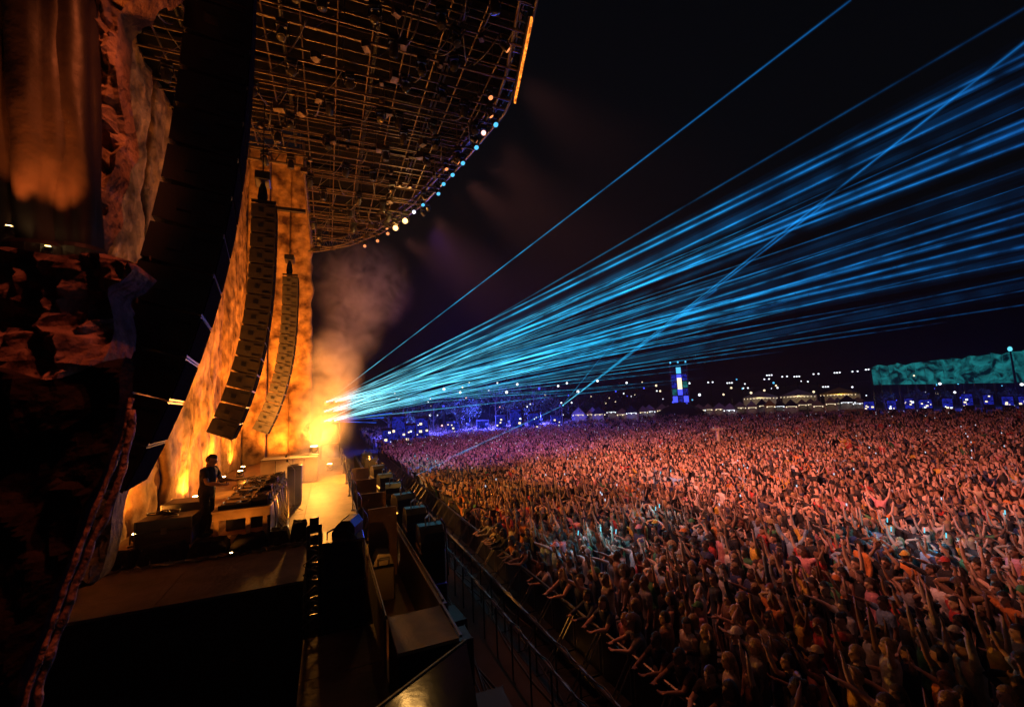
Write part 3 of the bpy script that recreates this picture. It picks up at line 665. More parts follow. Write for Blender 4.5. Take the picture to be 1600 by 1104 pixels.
tag(MB().tube(pts, .014, 6).build('cable', 'cable', smooth=True), 'thick cable looped over the speaker stack', 'cable')
# deck-edge posts with cable loops at the stage edge
for k, y in enumerate((9.6,11.4,13.4,15.6,18.2,21.2,24.4)):
    o = empty('edge_post', (.66, y, DZ if y < 11 else FLZ), 'slim metal post with cable loops along the inner stage edge', 'post', 'posts along the inner stage edge')
    if y < 11: o.location.z = 1.5
    h = 1.5 if y < 11 else .85
    MB().tube([(0,0,0),(0,0,h)], .018, 6).build('pole', 'alu', o); MB().box(-.05,.05,-.05,.05,0,.015).build('foot', 'dark_steel', o)
    pts = [(.0,.0,h-.02)]+[(.05+.05*math.sin(t), .06*math.cos(t)+.05*t*.3, h-.1-.09*t) for t in np.linspace(0,4.2,9)]
    MB().tube(pts, .012, 6).build('cable_loop', 'alu', o, smooth=True)

# ------------------------------------------------------------------ flame units and boxes on the stage lip
def lip_unit(y, k):
    lab = ['boxy flame unit with rounded hood at the near end of the stage lip','second flame unit along the stage lip','third flame unit along the stage lip'][k] if k < 3 else 'small flame unit far along the stage lip'
    o = empty('flame_unit', (1.83, y, 0), lab, 'flame unit', 'flame units along the stage lip', R(random.uniform(-7,7)))
    MB().box(-.25,.25,-.42,.42,-.79,1.72,.02).build('pedestal', 'black_paint', o)
    MB().box(-.24,.24,-.40,.40,1.73,2.32,.03).build('body', 'black_paint', o)
    MB().prism([(-.40,2.33),(.40,2.33),(.40,2.5),(.3,2.64),(.1,2.72),(-.15,2.72),(-.33,2.62),(-.40,2.48)], 0, -.22, .22).build('hood', 'gear', o)
    for z in (1.9,2.08,2.22): MB().box(-.2,.2,-.408,-.401,z,z+.03).build('vent', 'dark_steel', o)
    MB().tube([(-.1,-.2,2.70),(-.1,-.15,2.86),(.0,.1,2.86),(.02,.15,2.70)], .016, 6).build('carry_handle', 'steel', o)
    pts = [(.1,.1,2.70),(.2,.0,2.82),(.27,-.15,2.7),(.29,-.2,2.3),(.3,-.25,1.8)]
    MB().tube(pts, .014, 6).build('hose', 'cable', o, smooth=True)
for k, y in enumerate((8.75,10.35,12.1,13.9,16.0,18.4,21.0,24.0)): lip_unit(y, k)
# timber flats standing in the trench, lit by the added trench lamps
for k, (y, lab) in enumerate(((10.3,'first upright plywood flat in the trench behind the flame units'),(12.2,'second upright plywood flat in the trench'),(14.6,'third upright plywood flat in the trench'),(17.4,'fourth upright plywood flat in the trench'))):
    o = empty('plywood_flat', (1.12,y,1.352), lab, 'panel', 'plywood flats in the trench')
    MB().box(-.3,.3,-.02,.02,0,1.45,.004).build('sheet', 'deck_ply', o); MB().box(-.3,.3,.022,.06,.1,.16).box(-.3,.3,.022,.06,1.2,1.26).build('batten', 'wood', o)
for k, (y, s) in enumerate(((9.3,1),(11.2,.9),(13.2,.8))):
    o = empty('small_case', (1.0,y,1.352), ['squat black case in the near part of the trench','black case between the first two plywood flats','small black case between the second and third flats'][k], 'case')
    MB().box(-.2*s,.2*s,-.28*s,.28*s,0,.62*s,.02).build('body', 'black_paint', o)
    MB().prism([(-.2*s,.625*s),(.2*s,.625*s),(.12*s,.82*s),(-.1*s,.85*s)], 1, -.2*s, .2*s).build('lid', 'gear', o); MB().tube([(-.1*s,-.22*s,.6*s),(-.1*s,-.26*s,.75*s),(.1*s,-.26*s,.75*s),(.1*s,-.22*s,.6*s)], .014, 6).build('handle', 'alu', o)
# top rail on the lip
o = empty('lip_rail', (1.53, 6.5, DZ), 'slim metal hand rail running along the stage lip', 'railing')
MB().tube([(0,0,.02),(0,2.0,.04),(0,21,.06)], .022, 6).build('rail', 'alu', o)
for k in range(14): MB().tube([(0,.3+k*1.5,-.02),(0,.3+k*1.5,.05)], .02, 5).build('bracket', 'alu', o)
# glossy black case right under the camera
pA, pB, pC_ = at(728,1000,2,3.0), at(590,1106,2,3.0), at(748,1112,2,3.0)
o = empty('glossy_case', (pA.x, pA.y, 0), 'glossy black equipment case mirroring coloured light beside the small platform', 'case')
q = [Vector((p.x-pA.x, p.y-pA.y)) for p in (pA, pB, pC_)]; ext = q[1]+(q[1]-q[0])*1.2; ext2 = q[2]+(q[2]-q[0])*1.2
MB().prism([(q[0].x,q[0].y),(ext.x,ext.y),(ext2.x,ext2.y)], 2, -.79, 2.9).build('body', 'black_paint', o)
MB().prism([(q[0].x,q[0].y),(ext.x,ext.y),(ext2.x,ext2.y)], 2, 2.904, 3.0).build('lid', 'black_gloss', o)
MB().tube([(q[0].x,q[0].y,3.0),(ext.x,ext.y,3.0)], .014, 6).build('edge_strip', 'alu', o)

# ------------------------------------------------------------------ pit rails and crowd barrier
def pit_rail(x, z, y0, y1, label):
    o = empty('pit_rail', (x, y0, 0), label, 'railing')
    n = int((y1-y0)/.9)
    pts = [(.012*noise.noise((k*.7,x,0)), (y1-y0)*k/n, z) for k in range(n+1)]
    MB().tube(pts, .03, 6).build('rail', 'steel', o)
    for k in range(n+1): MB().tube([(pts[k][0],pts[k][1],0),(pts[k][0],pts[k][1],z-.02)], .018, 5).build('post', 'dark_steel', o)
    pts = [(.03*math.sin(k*1.7), (y1-y0)*k/(n*5), z+.035+.02*math.sin(k*.9)) for k in range(n*5+1)]
    MB().tube(pts, .014, 5).build('cable', 'cable', o, smooth=True)
pit_rail(4.15, 1.05, 3.6, 34, 'low steel rail in the pit nearer the crowd barrier')
pit_rail(3.6, 1.15, 4.6, 30, 'low steel rail in the pit nearer the stage')
BX = 5.07
def barrier():
    o = empty('crowd_barrier', (BX, 0, 0), 'steel crowd barrier section with braces', 'barrier', 'crowd barrier sections')
    MB().box(-.014,.014,-.49,.49,.10,1.10,.004).build('panel', 'dark_steel', o)
    MB().tube([(0,-.495,1.17),(0,.495,1.17)], .034, 8).build('top_rail', 'alu', o)
    for s in (-1,1):
        MB().tube([(0,s*.44,0),(0,s*.44,1.15)], .022, 6).build('post', 'steel', o)
        MB().tube([(-.015,s*.44,1.1),(-.8,s*.44,.03)], .016, 6).build('brace', 'alu', o)
    MB().box(-1.0,-.02,-.48,.48,.008,.022).build('foot_plate', 'dark_steel', o)
    MB().box(-.32,-.03,-.47,.47,.30,.325).build('step', 'dark_steel', o)
    return o
pb = barrier(); ys = np.arange(1.5, 50, 1.0)
curve = lambda y: BX+.0 if y > 6 else BX+.018*(6-y)**2*.35
BAR = []
for i, y in enumerate(ys):
    o = pb if i == 0 else copy_tree(pb); o.location = (curve(y), y, 0)
    o['label'] = 'steel crowd barrier section with sloping braces facing the pit'; BAR.append(o)

uplight((1.1,6.75,1.352), (1.1,11,2.4), 32, 'added hidden amber lamp lying in the near trench', .6, ang=120)  # added and kept out of view, to light the plywood flats
uplight((1.1,10.6,1.352), (1.1,14,2.6), 80, 'added hidden amber lamp in the middle of the trench', .6, ang=120)  # added behind the first flat, for light on those beyond

# clutter on the DJ table
for k in range(16):
    x, y = random.uniform(TX0+.1, TX1-.1), random.uniform(TY0+.2, TY1-.2); L = random.uniform(.25,.6); a = random.uniform(0,6)
    pts = [(min(TX1-.02,max(TX0+.02,x+L*t*math.cos(a)+.05*math.sin(t*7+k))), min(TY1,max(TY0,y+L*t*math.sin(a)+.05*math.cos(t*6))), TZ+.15+.05*math.sin(t*5+k)) for t in np.linspace(0,1,9)]
    tag(MB().tube(pts, .010, 5).build('cable', 'cable' if k % 3 else 'alu', smooth=True), 'patch cable draped over the gear on the DJ table', 'cable', 'patch cables on the DJ table')
for k in range(9):
    y = TY0+.25+k*.45; o = empty('bottle', (TX1-.06, y, TZ+.002), 'small bottle at the front edge of the DJ table', 'bottle', 'bottles on the DJ table')
    MB().loft([(0,0,0,.032,.032),(0,0,.14,.032,.032),(0,0,.19,.013,.013),(0,0,.23,.013,.013)], 10).build('body', 'steel', o); MB().loft([(0,0,.231,.015,.015),(0,0,.25,.015,.015)], 8).build('cap', 'gear', o)

# ------------------------------------------------------------------ raise the finished stage to its height above the field
for o in list(scene.objects):
    if o.parent is None and o.name not in ('camera', 'moon') and not o.name.startswith(('ground', 'pit_road', 'hills', 'pit_rail', 'crowd_barrier')): o.location.z += RISE
CAMH += RISE; FLZ += RISE

# cases and cable runs on the pit floor below the stage lip
for k, (x, y, sx, sy, sz) in enumerate(((2.6,7.6,.6,.8,.7),(2.55,9.6,.5,.6,.95),(2.75,11.3,.7,.9,.6),(2.6,13.6,.5,.7,1.1),(2.7,15.8,.6,.6,.8),(2.6,18.6,.6,.9,1.0),(2.7,22,.7,.8,.8))):
    case((x, y, .008), sx, sy, sz, ['low wide black case on the pit floor below the first flame unit','black case on the pit floor beside the second flame unit','broad black case on the pit floor by the third flame unit','tall black case on the pit floor','square black case on the pit floor','large black case far along the pit floor','farthest black case on the pit floor'][k], 'cases on the pit floor', rz=R(random.uniform(-12,12)))
for k in range(9):
    x = random.uniform(2.3,4.9); pts = [(x+.18*math.sin(t*.7+k)+.1*noise.noise((t*.3,k,0)), 3.5+t*.9, .03) for t in range(28)]
    tag(MB().tube(pts, random.choice((.014,.02,.028)), 5).build('cable', 'cable', smooth=True), 'long black cable run lying along the pit floor', 'cable', 'cable runs on the pit floor')
# ------------------------------------------------------------------ people
def nrm(v): v = Vector(v); return v.normalized()
HEADR = (.078, .098, .122)
def person_geo(pose, hires=True):
    """lofts, bones and head frame of one figure; y is forward, z up, 1.76 m tall"""
    mb = MB(); lean = pose.get('lean', 0); bones = []      # bones: (region, a, b, radius)
    def lz(p):
        p = Vector(p)
        if p.z > .95: p.y += lean*(p.z-.95)
        return p
    secs = [(.80,.135,.105),(.90,.172,.125),(.98,.168,.118),(1.08,.148,.105),(1.2,.162,.115),(1.32,.185,.125),(1.40,.182,.115),(1.455,.13,.09),(1.49,.066,.066),(1.56,.056,.060),(1.60,.05,.05)]
    fw = pose.get('slim', 1)
    mb.loft([(0, lz((0,0,z)).y, z, rx*fw, ry) for z, rx, ry in secs], 16)
    bones += [('torso', lz((-.09*fw,0,.86)), lz((-.1*fw,0,1.38)), .11), ('torso', lz((.09*fw,0,.86)), lz((.1*fw,0,1.38)), .11), ('neck', lz((0,0,1.50)), lz((0,.01,1.56)), .06)]
    tilt = pose.get('tilt', 0); hc = lz((0,.02,1.63)); hc += Vector((0, -.06*math.sin(tilt), -.02*abs(math.sin(tilt)))) if tilt else Vector()
    turn = pose.get('turn', 0); HR = Matrix.Rotation(turn, 3, 'Z') @ Matrix.Rotation(tilt, 3, 'X')
    def H(c, r, nu=12, nv=9): mb.ell(hc + HR @ Vector(c), r, HR, nu, nv)
    H((0,-.008,.012), HEADR, 16, 11); H((0,.035,-.058), (.056,.056,.06)); H((0,.066,-.098), (.028,.024,.022))
    if hires:
        H((0,.100,-.022), (.015,.022,.026)); H((0,.092,.002), (.010,.014,.03)); H((0,.086,.03), (.055,.016,.012)); H((0,.087,-.062), (.026,.014,.010))
        for s in (-1,1): H((s*.079,-.01,-.012), (.012,.022,.034))
    bones.append(('head', hc + HR @ Vector((0,0,-.05)), hc + HR @ Vector((0,0,.05)), .085))
    # arms
    for s, key in ((-1, 'L'), (1, 'R')):
        ua, fa, hd = [nrm(v) for v in pose[key]]
        ua, fa, hd = [Vector((v.x*s, v.y, v.z)) for v in (ua, fa, hd)]
        sh = lz((s*.175*fw, 0, 1.415)); raise_ = max(0, ua.z); sh += Vector((-s*.015*raise_, 0, .05*raise_))
        el = sh + ua*.285; wr = el + fa*.25
        mb.tube([sh-ua*.04, sh, sh.lerp(el,.45), el, el.lerp(wr,.3), wr], [.05,.062,.052,.041,.043,.029], 10)
        bones += [('uarm'+key, sh, el, .05), ('farm'+key, el, wr, .036)]
        # hand: palm, four fingers, thumb
        side = hd.cross(Vector((0,1,0)) if abs(hd.y) < .8 else Vector((0,0,1))).normalized(); nm = side.cross(hd)
        pc = wr + hd*.05; mm = Matrix((side, nm, hd)).transposed()
        mb.ell(pc, (.042,.021,.058), mm, 10, 7)
        curl = pose.get('curl', .3)
        if hires:
            for q, (off, ln) in enumerate(((-.030,.068),(-.010,.082),(.010,.076),(.029,.060))):
                sp = side*off*.35; b = wr + hd*.088 + side*off; d1 = (hd + nm*curl*.5 + sp*2).normalized(); d2 = (hd + nm*curl*1.8 + sp*2).normalized()
                mb.tube([b-hd*.02, b, b+d1*ln*.5, b+d1*ln*.5+d2*ln*.5], [.0115,.0115,.0108,.009], 6)
            tb_ = wr + hd*.03 - side*.034; td = (hd*.6 - side*.8 + nm*.3).normalized()
            mb.tube([tb_+side*.015, tb_+td*.03, tb_+td*.055+hd*.015], [.014,.0125,.010], 6)
        else:
            mb.ell(wr + hd*.12, (.036,.016,.05), mm, 8, 5)
        bones.append(('hand', wr, wr+hd*.15, .03))
    # legs
    for s in (-1, 1):
        k = pose.get('legs', 0)*s; hp = Vector((s*.092, 0, .90)); kn = Vector((s*.115, .04+.06*k, .49)); an = Vector((s*.125, -.02+.05*k, .09))
        if 'sit' in pose: kn = Vector((s*.16,.38,.88)); an = Vector((s*.14,.40,.46))
        mb.tube([hp+Vector((0,0,.04)), hp.lerp(kn,.3), kn, kn.lerp(an,.3), an], [.088,.084,.058,.056,.04], 10)
        ft = an+Vector((s*.02,.06,-.055)); mb.ell(ft, (.045,.125,.042), None, 10, 7)
        mb.tube([an, ft+Vector((0,-.05,.02))], [.042,.04], 8)
        bones += [('thigh', hp, kn, .08), ('shin', kn, an, .05), ('foot', an+Vector((0,-.04,-.06)), ft+Vector((0,.08,0)), .04)]
    return mb, bones, hc, HR
def remesh(mb, vox, tris, smooth_it=2):
    me = mb.mesh('tmp', 'skin'); o = link('tmp', me)
    r = o.modifiers.new('r', 'REMESH'); r.mode = 'VOXEL'; r.voxel_size = vox
    s = o.modifiers.new('s', 'SMOOTH'); s.factor = .5; s.iterations = smooth_it
    t = o.modifiers.new('t', 'TRIANGULATE')
    dg = bpy.context.evaluated_depsgraph_get(); n = len(o.evaluated_get(dg).data.polygons)
    d = o.modifiers.new('d', 'DECIMATE'); d.ratio = min(1, tris/max(1, n))
    dg = bpy.context.evaluated_depsgraph_get(); out = bpy.data.meshes.new_from_object(o.evaluated_get(dg))
    bpy.data.objects.remove(o); return out
def classify(P, bones):
    best = np.full(len(P), 9.); idx = np.zeros(len(P), int); tt = np.zeros(len(P))
    for i, (reg, a, b, r) in enumerate(bones):
        a = np.array(a); b = np.array(b); ab = b-a; t = np.clip(((P-a)@ab)/(ab@ab), 0, 1)
        d = np.linalg.norm(P-(a+t[:,None]*ab), axis=1)-r; m = d < best
        best[m] = d[m]; idx[m] = i; tt[m] = t[m]
    return np.array([b[0] for b in bones])[idx], tt
def mesh_np(me):
    v = np.empty(len(me.vertices)*3); me.vertices.foreach_get('co', v); v = v.reshape(-1,3)
    f = np.empty(len(me.polygons)*3, int); me.polygons.foreach_get('vertices', f); f = f.reshape(-1,3)
    nr = np.empty(len(me.vertices)*3); me.vertices.foreach_get('normal', nr); return v, f, nr.reshape(-1,3)
def shell(v, f, nr, mask, off, name, m):
    ff = f[mask]; u, inv = np.unique(ff, return_inverse=True)
    pts = v[u]+nr[u]*off; fold = np.array([.006*noise.noise((p[0]*14, p[1]*14, p[2]*9)) for p in pts]); pts = pts + nr[u]*fold[:,None]
    me = bpy.data.meshes.new(name); me.from_pydata(pts.tolist(), [], inv.reshape(-1,3).tolist()); me.materials.append(M[m]); me.shade_smooth(); return me
def shirt_mask(reg, t, cz, sl):
    m = ((reg == 'torso') | (reg == 'neck')) & (cz > .90) & ~((reg == 'neck') & (cz > 1.47+.0))
    if sl > 0: m |= np.isin(reg, ['uarmL','uarmR']) & (t < (sl if sl < 1 else 2))
    if sl >= 1: m |= np.isin(reg, ['farmL','farmR'])
    return m
UP = (0,0,1)
POSES = {
 'arms raised wide':      dict(L=((.55,.1,.8),(.25,.1,.95),(.1,.15,.95)), R=((.55,.1,.8),(.25,.1,.95),(.1,.15,.95)), curl=.2),
 'arms straight up':      dict(L=((.18,.15,.95),(.02,.1,1),(0,.1,1)), R=((.2,.2,.95),(-.02,.15,1),(0,.1,1)), curl=.1, tilt=.15),
 'right fist up':      dict(L=((.3,.1,-.95),(.1,.6,-.5),(.0,.8,-.3)), R=((.35,.25,.85),(-.05,.2,.97),(0,.1,1)), curl=1.4, legs=.5),
 'left hand raised':           dict(L=((.4,.3,.8),(.1,.2,.95),(0,.1,1)), R=((.25,-.1,-.95),(.1,.4,-.8),(0,.6,-.7)), curl=.3, turn=-.3),
 'hands up in front':  dict(L=((.2,.7,.45),(-.25,.35,.85),(-.1,.2,.95)), R=((.2,.7,.45),(-.25,.35,.85),(-.1,.2,.95)), curl=.9, tilt=.1),
 'clapping overhead':               dict(L=((.5,.25,.8),(-.6,.15,.75),(-.3,.1,.9)), R=((.5,.25,.8),(-.6,.15,.75),(-.3,.1,.9)), curl=.1),
 'leaning on barrier rail':     dict(L=((.25,.75,-.55),(-.35,.85,-.05),(-.5,.8,-.1)), R=((.25,.75,-.55),(-.35,.85,-.05),(-.5,.8,-.1)), lean=.28, curl=.9, tilt=.12),
 'arms down':         dict(L=((.18,0,-1),(.06,.25,-.95),(0,.3,-.95)), R=((.18,0,-1),(.06,.3,-.95),(0,.35,-.9)), curl=.5, turn=.25),
 'pointing at stage':           dict(L=((.2,0,-1),(.05,.3,-.9),(0,.3,-.9)), R=((.3,.8,.45),(.05,.9,.4),(0,.9,.4)), curl=.4, legs=-.5),
 'hands behind head':      dict(L=((.75,.1,.55),(-.8,-.15,.35),(-.95,-.2,.1)), R=((.75,.1,.55),(-.8,-.15,.35),(-.95,-.2,.1)), curl=.5),
 'dancing arms bent':   dict(L=((.75,.2,.15),(.1,.3,.9),(0,.2,1)), R=((.65,.35,.45),(.05,.3,.92),(0,.2,1)), curl=.6, lean=.08, turn=.4, legs=.8),
 'waving one arm':         dict(L=((.8,.15,.45),(.45,.2,.85),(.3,.1,.95)), R=((.2,.3,-.9),(-.1,.9,.1),(-.2,.9,.2)), curl=.2, lean=-.05, turn=-.2),
}
POSEN = list(POSES)
HI, LO, LO2 = [], [], []
for pn in POSEN:
    mb, bones, hc, HR = person_geo(POSES[pn]); me = remesh(mb, .0115, 3400)
    v, f, nr = mesh_np(me); cen = v[f].mean(1); reg, t = classify(cen, bones)
    sh = {s: shell(v, f, nr, shirt_mask(reg, t, cen[:,2], q), .014, 't_shirt', 'cloth') for s, q in (('t-shirt',.62),('long-sleeved top',1),('tank top',0))}
    low = ((reg == 'torso') & (cen[:,2] < .95)); 
    tr = {'trousers': shell(v, f, nr, low | (reg == 'thigh') | (reg == 'shin'), .010, 'trousers', 'cloth'), 'shorts': shell(v, f, nr, low | ((reg == 'thigh') & (t < .85)), .012, 'shorts', 'cloth')}
    fe = shell(v, f, nr, (reg == 'foot') | ((reg == 'shin') & (t > .93)), .008, 'shoes', 'cloth')
    # eyes and brows set into the face of the body mesh
    bm = bmesh.new(); bm.from_mesh(me); me.materials.clear(); me.materials.append(M['skin']); me.materials.append(M['eye'])
    eb = MB()
    for s in (-1,1):
        eb.ell(hc+HR@Vector((s*.032,.083,.004)), (.013,.008,.008), HR, 6, 4); eb.ell(hc+HR@Vector((s*.033,.092,.030)), (.019,.007,.0045), HR, 6, 4)
    vs = [bm.verts.new(p) for p in eb.v]
    for q in eb.f:
        try: fc = bm.faces.new([vs[i] for i in q]); fc.material_index = 1
        except ValueError: pass
    bm.to_mesh(me); bm.free(); me.shade_smooth(); me.name = 'person'
    HI.append(dict(body=me, shirt=sh, legs=tr, shoes=fe, hc=hc, HR=HR))
    mb2, bones2, hc2, HR2 = person_geo(POSES[pn], False)
    for lst, vx, nt_ in ((LO, .028, 400), (LO2, .04, 160)):
        m2 = remesh(mb2, vx, nt_, 1); v, f, nr = mesh_np(m2); cen = v[f].mean(1); reg, t = classify(cen, bones2); code = np.zeros(len(f), int)
        code[shirt_mask(reg, t, cen[:,2], .6)] = 1; code[((reg == 'torso') & (cen[:,2] < .93)) | (reg == 'thigh') | (reg == 'shin')] = 2; code[reg == 'foot'] = 4
        hl = (cen-np.array(hc2))@np.array(HR2); code[(reg == 'head') & ((hl[:,2] > .055) | (hl[:,1] < -.005))] = 3
        v = v.copy(); hv = np.unique(f[code == 3]); v[hv] = np.array(hc2)+(v[hv]-np.array(hc2))*1.10
        lst.append((v, f, code)); bpy.data.meshes.remove(m2)
# hair, in head space
def hair_mesh(kind):
    mb = MB(); nu, nv = 20, 14; vs = []; keep = []
    th = {'short':.014,'long':.020,'bun':.013,'afro':.075,'cap':.016}[kind]
    dirs = []
    for j in range(nv+1):
        for i in range(nu):
            ph = math.pi*j/nv; t = 2*math.pi*i/nu; d = Vector((math.sin(ph)*math.cos(t), math.sin(ph)*math.sin(t), math.cos(ph)))
            r = Vector((d.x*(HEADR[0]+th), d.y*(HEADR[1]+th), d.z*(HEADR[2]+th))); r *= 1+(.05 if kind != 'cap' else 0)*noise.noise(d*5)
            dirs.append(d); vs.append(r+Vector((0,-.008,.012)))
    fs = []
    for j in range(nv):
        for i in range(nu):
            q = (j*nu+i, j*nu+(i+1)%nu, (j+1)*nu+(i+1)%nu, (j+1)*nu+i); d = sum((dirs[k] for k in q), Vector())/4
            lowlim = {'short':-.45,'long':-.75,'bun':-.4,'afro':-.6,'cap':.22}[kind]
            if kind == 'cap': ok = d.z > .20
            else: ok = d.z > lowlim and not (d.y > .12 and d.z < .52) and not (abs(d.x) > .75 and d.y > -.1 and d.z < .1)
            if ok: fs.append(q)
    mb.add(vs, fs)
    if kind == 'long': mb.loft([(0,-.085,.04,.075,.04),(0,-.10,-.05,.088,.045),(0,-.105,-.14,.095,.042),(0,-.115,-.24,.085,.035),(0,-.12,-.30,.05,.02)], 12)
    if kind == 'bun': mb.ell((0,-.10,.10), (.045,.045,.042), None, 10, 7)
    me = mb.mesh('hair', 'hair' if kind != 'cap' else 'cloth', True)
    bm = bmesh.new(); bm.from_mesh(me); bmesh.ops.remove_doubles(bm, verts=bm.verts, dist=.0005); bmesh.ops.delete(bm, geom=[v for v in bm.verts if not v.link_faces], context='VERTS'); bm.to_mesh(me); bm.free(); return me
HAIR = {k: hair_mesh(k) for k in ('short','long','bun','afro','cap')}
BRIM = MB().prism([(-.075,.06),(-.06,.13),(0,.165),(.06,.13),(.075,.06)], 2, .045, .058).mesh('brim', 'cloth')
SKINS = [(.62,.40,.28),(.55,.34,.23),(.48,.28,.18),(.30,.17,.10),(.66,.45,.34),(.20,.11,.07)]
SHIRTS = {'white':(.75,.73,.70),'black':(.02,.02,.022),'grey':(.25,.25,.26),'red':(.5,.05,.04),'navy':(.03,.04,.12),'yellow':(.7,.45,.06),'green':(.06,.22,.09),'pink':(.65,.28,.32),'orange':(.7,.25,.05),'light blue':(.28,.42,.6),'brown':(.22,.12,.07),'cream':(.62,.54,.40)}
HAIRC = {'dark':(.015,.011,.008),'brown':(.07,.035,.016),'blond':(.38,.25,.10),'red':(.22,.06,.02)}
LEGS = {'blue':(.06,.09,.18),'black':(.018,.018,.02),'beige':(.35,.28,.2),'grey':(.16,.16,.17)}
def make_person(pi, x, y, z, facing, h, skin, shirt, sleeve, legc, legk, hk, hcol, label, group=None):
    V = HI[pi]; o = link('person', V['body']); o.location = (x, y, z); o.rotation_euler.z = facing; o.scale = (h*random.uniform(.95,1.05), h, h); o.color = (*skin, 1)
    tag(o, label, 'person', group)
    a = link('t_shirt' if sleeve == 't-shirt' else ('tank_top' if sleeve == 'tank top' else 'long_sleeved_top'), V['shirt'][sleeve], o); a.color = (*shirt, 1)
    b = link(legk, V['legs'][legk], o); b.color = (*legc, 1)
    s = link('shoes', V['shoes'], o); s.color = (.1,.1,.1,1) if random.random() < .6 else (.6,.6,.6,1)
    hh = link('cap' if hk == 'cap' else 'hair', HAIR[hk], o); hh.location = V['hc']; hh.rotation_euler = V['HR'].to_euler(); hh.color = (*hcol, 1)
    if hk == 'cap':
        b2 = link('brim', BRIM, hh); b2.color = (*hcol, 1)
        h2 = link('hair', HAIR['short'], o); h2.location = V['hc']; h2.rotation_euler = V['HR'].to_euler(); h2.scale = (.98,.98,.9); h2.color = (.015,.011,.008,1)
    return o
# placement of the crowd
def proj(p):
    d = Vector(p)-Vector((0,0,CAMH)); zc = d.dot(cf)
    return (CX+F*d.dot(cr)/zc, CY-F*d.dot(cu)/zc, zc) if zc > .3 else (9e9, 9e9, zc)
crowd = []
def consider(x, y, row0=False, h=None):
    h = h or random.uniform(.88, 1.03)
    a = proj((x, y, 2.1*h)); b = proj((x, y, .9))
    if a[2] < .3 or a[0] < 560 or a[0] > 1760 or a[1] > 1190: return
    crowd.append((x, y, h, row0, a[2], math.hypot(x, y)))
yv = 1.6
while yv < 50:
    consider(curve(yv)+.36+random.uniform(-.03,.03), yv, True); yv += random.uniform(.44,.6)
x = BX+.98
while x < 104:
    sp = .54 if x < 18 else (.62 if x < 34 else .80)
    y = -16.
    while y < 100:
        xx = x+random.uniform(-.2,.2)*sp/.6; yj = y+random.uniform(-.22,.22)*sp/.6; r_ = math.hypot(xx, yj)
        den = .95 if r_ < 48 else max(.25, 1-(r_-48)/58)
        den *= 1-.75*max(0, noise.noise((xx*.16, yj*.16, 4))-.28)/.4
        if yj > 52 and xx < 9: den *= .5
        if r_ < 100 and random.random() < den: consider(xx, yj)
        y += sp
    x += sp*.95
crowd.sort(key=lambda c: c[5])
seen = set(); people_n = 0; rest = []
for (x, y, h, row0, zc, dist) in crowd:
    a = proj((x, y, 1.65*h)); vis = -10 < a[0] < 1615 and a[1] < 1112
    face = math.atan2(-(-1.0-x), (12.5-y)) + random.gauss(0, .28)
    if not vis or people_n >= 300: rest.append((x, y, h, face, dist)); continue
    for _ in range(60):
        if row0: pi = random.choices([6,7,0,3,4], [.62,.12,.08,.1,.08])[0]; face = R(90)+random.gauss(0,.25)
        else: pi = random.choices(range(12), [.9,.9,1.2,1.2,1.2,.7,0,4.2,1.6,1.0,1.8,1.2])[0]
        sn = random.choices(list(SHIRTS), [1.3,4,1,.8,2.5,.6,.7,.7,.7,.8,1.4,.9])[0]; sl = random.choices(['t-shirt','long-sleeved top','tank top'], [.62,.15,.23])[0]
        lc = random.choice(list(LEGS)); lk = random.choices(['trousers','shorts'], [.6,.4])[0]
        hk = random.choices(['short','long','bun','afro','cap'], [.42,.25,.12,.07,.14])[0]
        hn = random.choice(list(SHIRTS)) if hk == 'cap' else random.choices(list(HAIRC), [.5,.25,.18,.07])[0]
        hw = f'{hn} cap' if hk == 'cap' else {'short':f'short {hn} hair','long':f'long {hn} hair','bun':f'{hn} hair in a bun','afro':f'{hn} afro'}[hk]
        lab = f'person in {sn} {sl}, {lc} {lk}, {hw}, {POSEN[pi]}'
        if len(lab.split()) > 16: continue
        if lab not in seen: break
    seen.add(lab); people_n += 1
    if row0:
        b_ = min(BAR, key=lambda q: abs(q.location.y-y))
        if 'person' not in b_['label']: b_['label'] = f'crowd barrier section in front of person in {sn} {sl}, {hw}'
    make_person(pi, x, y, .004, face, h, random.choice(SKINS), SHIRTS[sn], sl, LEGS[lc], lk, hk, SHIRTS[hn] if hk == 'cap' else HAIRC[hn], lab, 'people in the crowd')
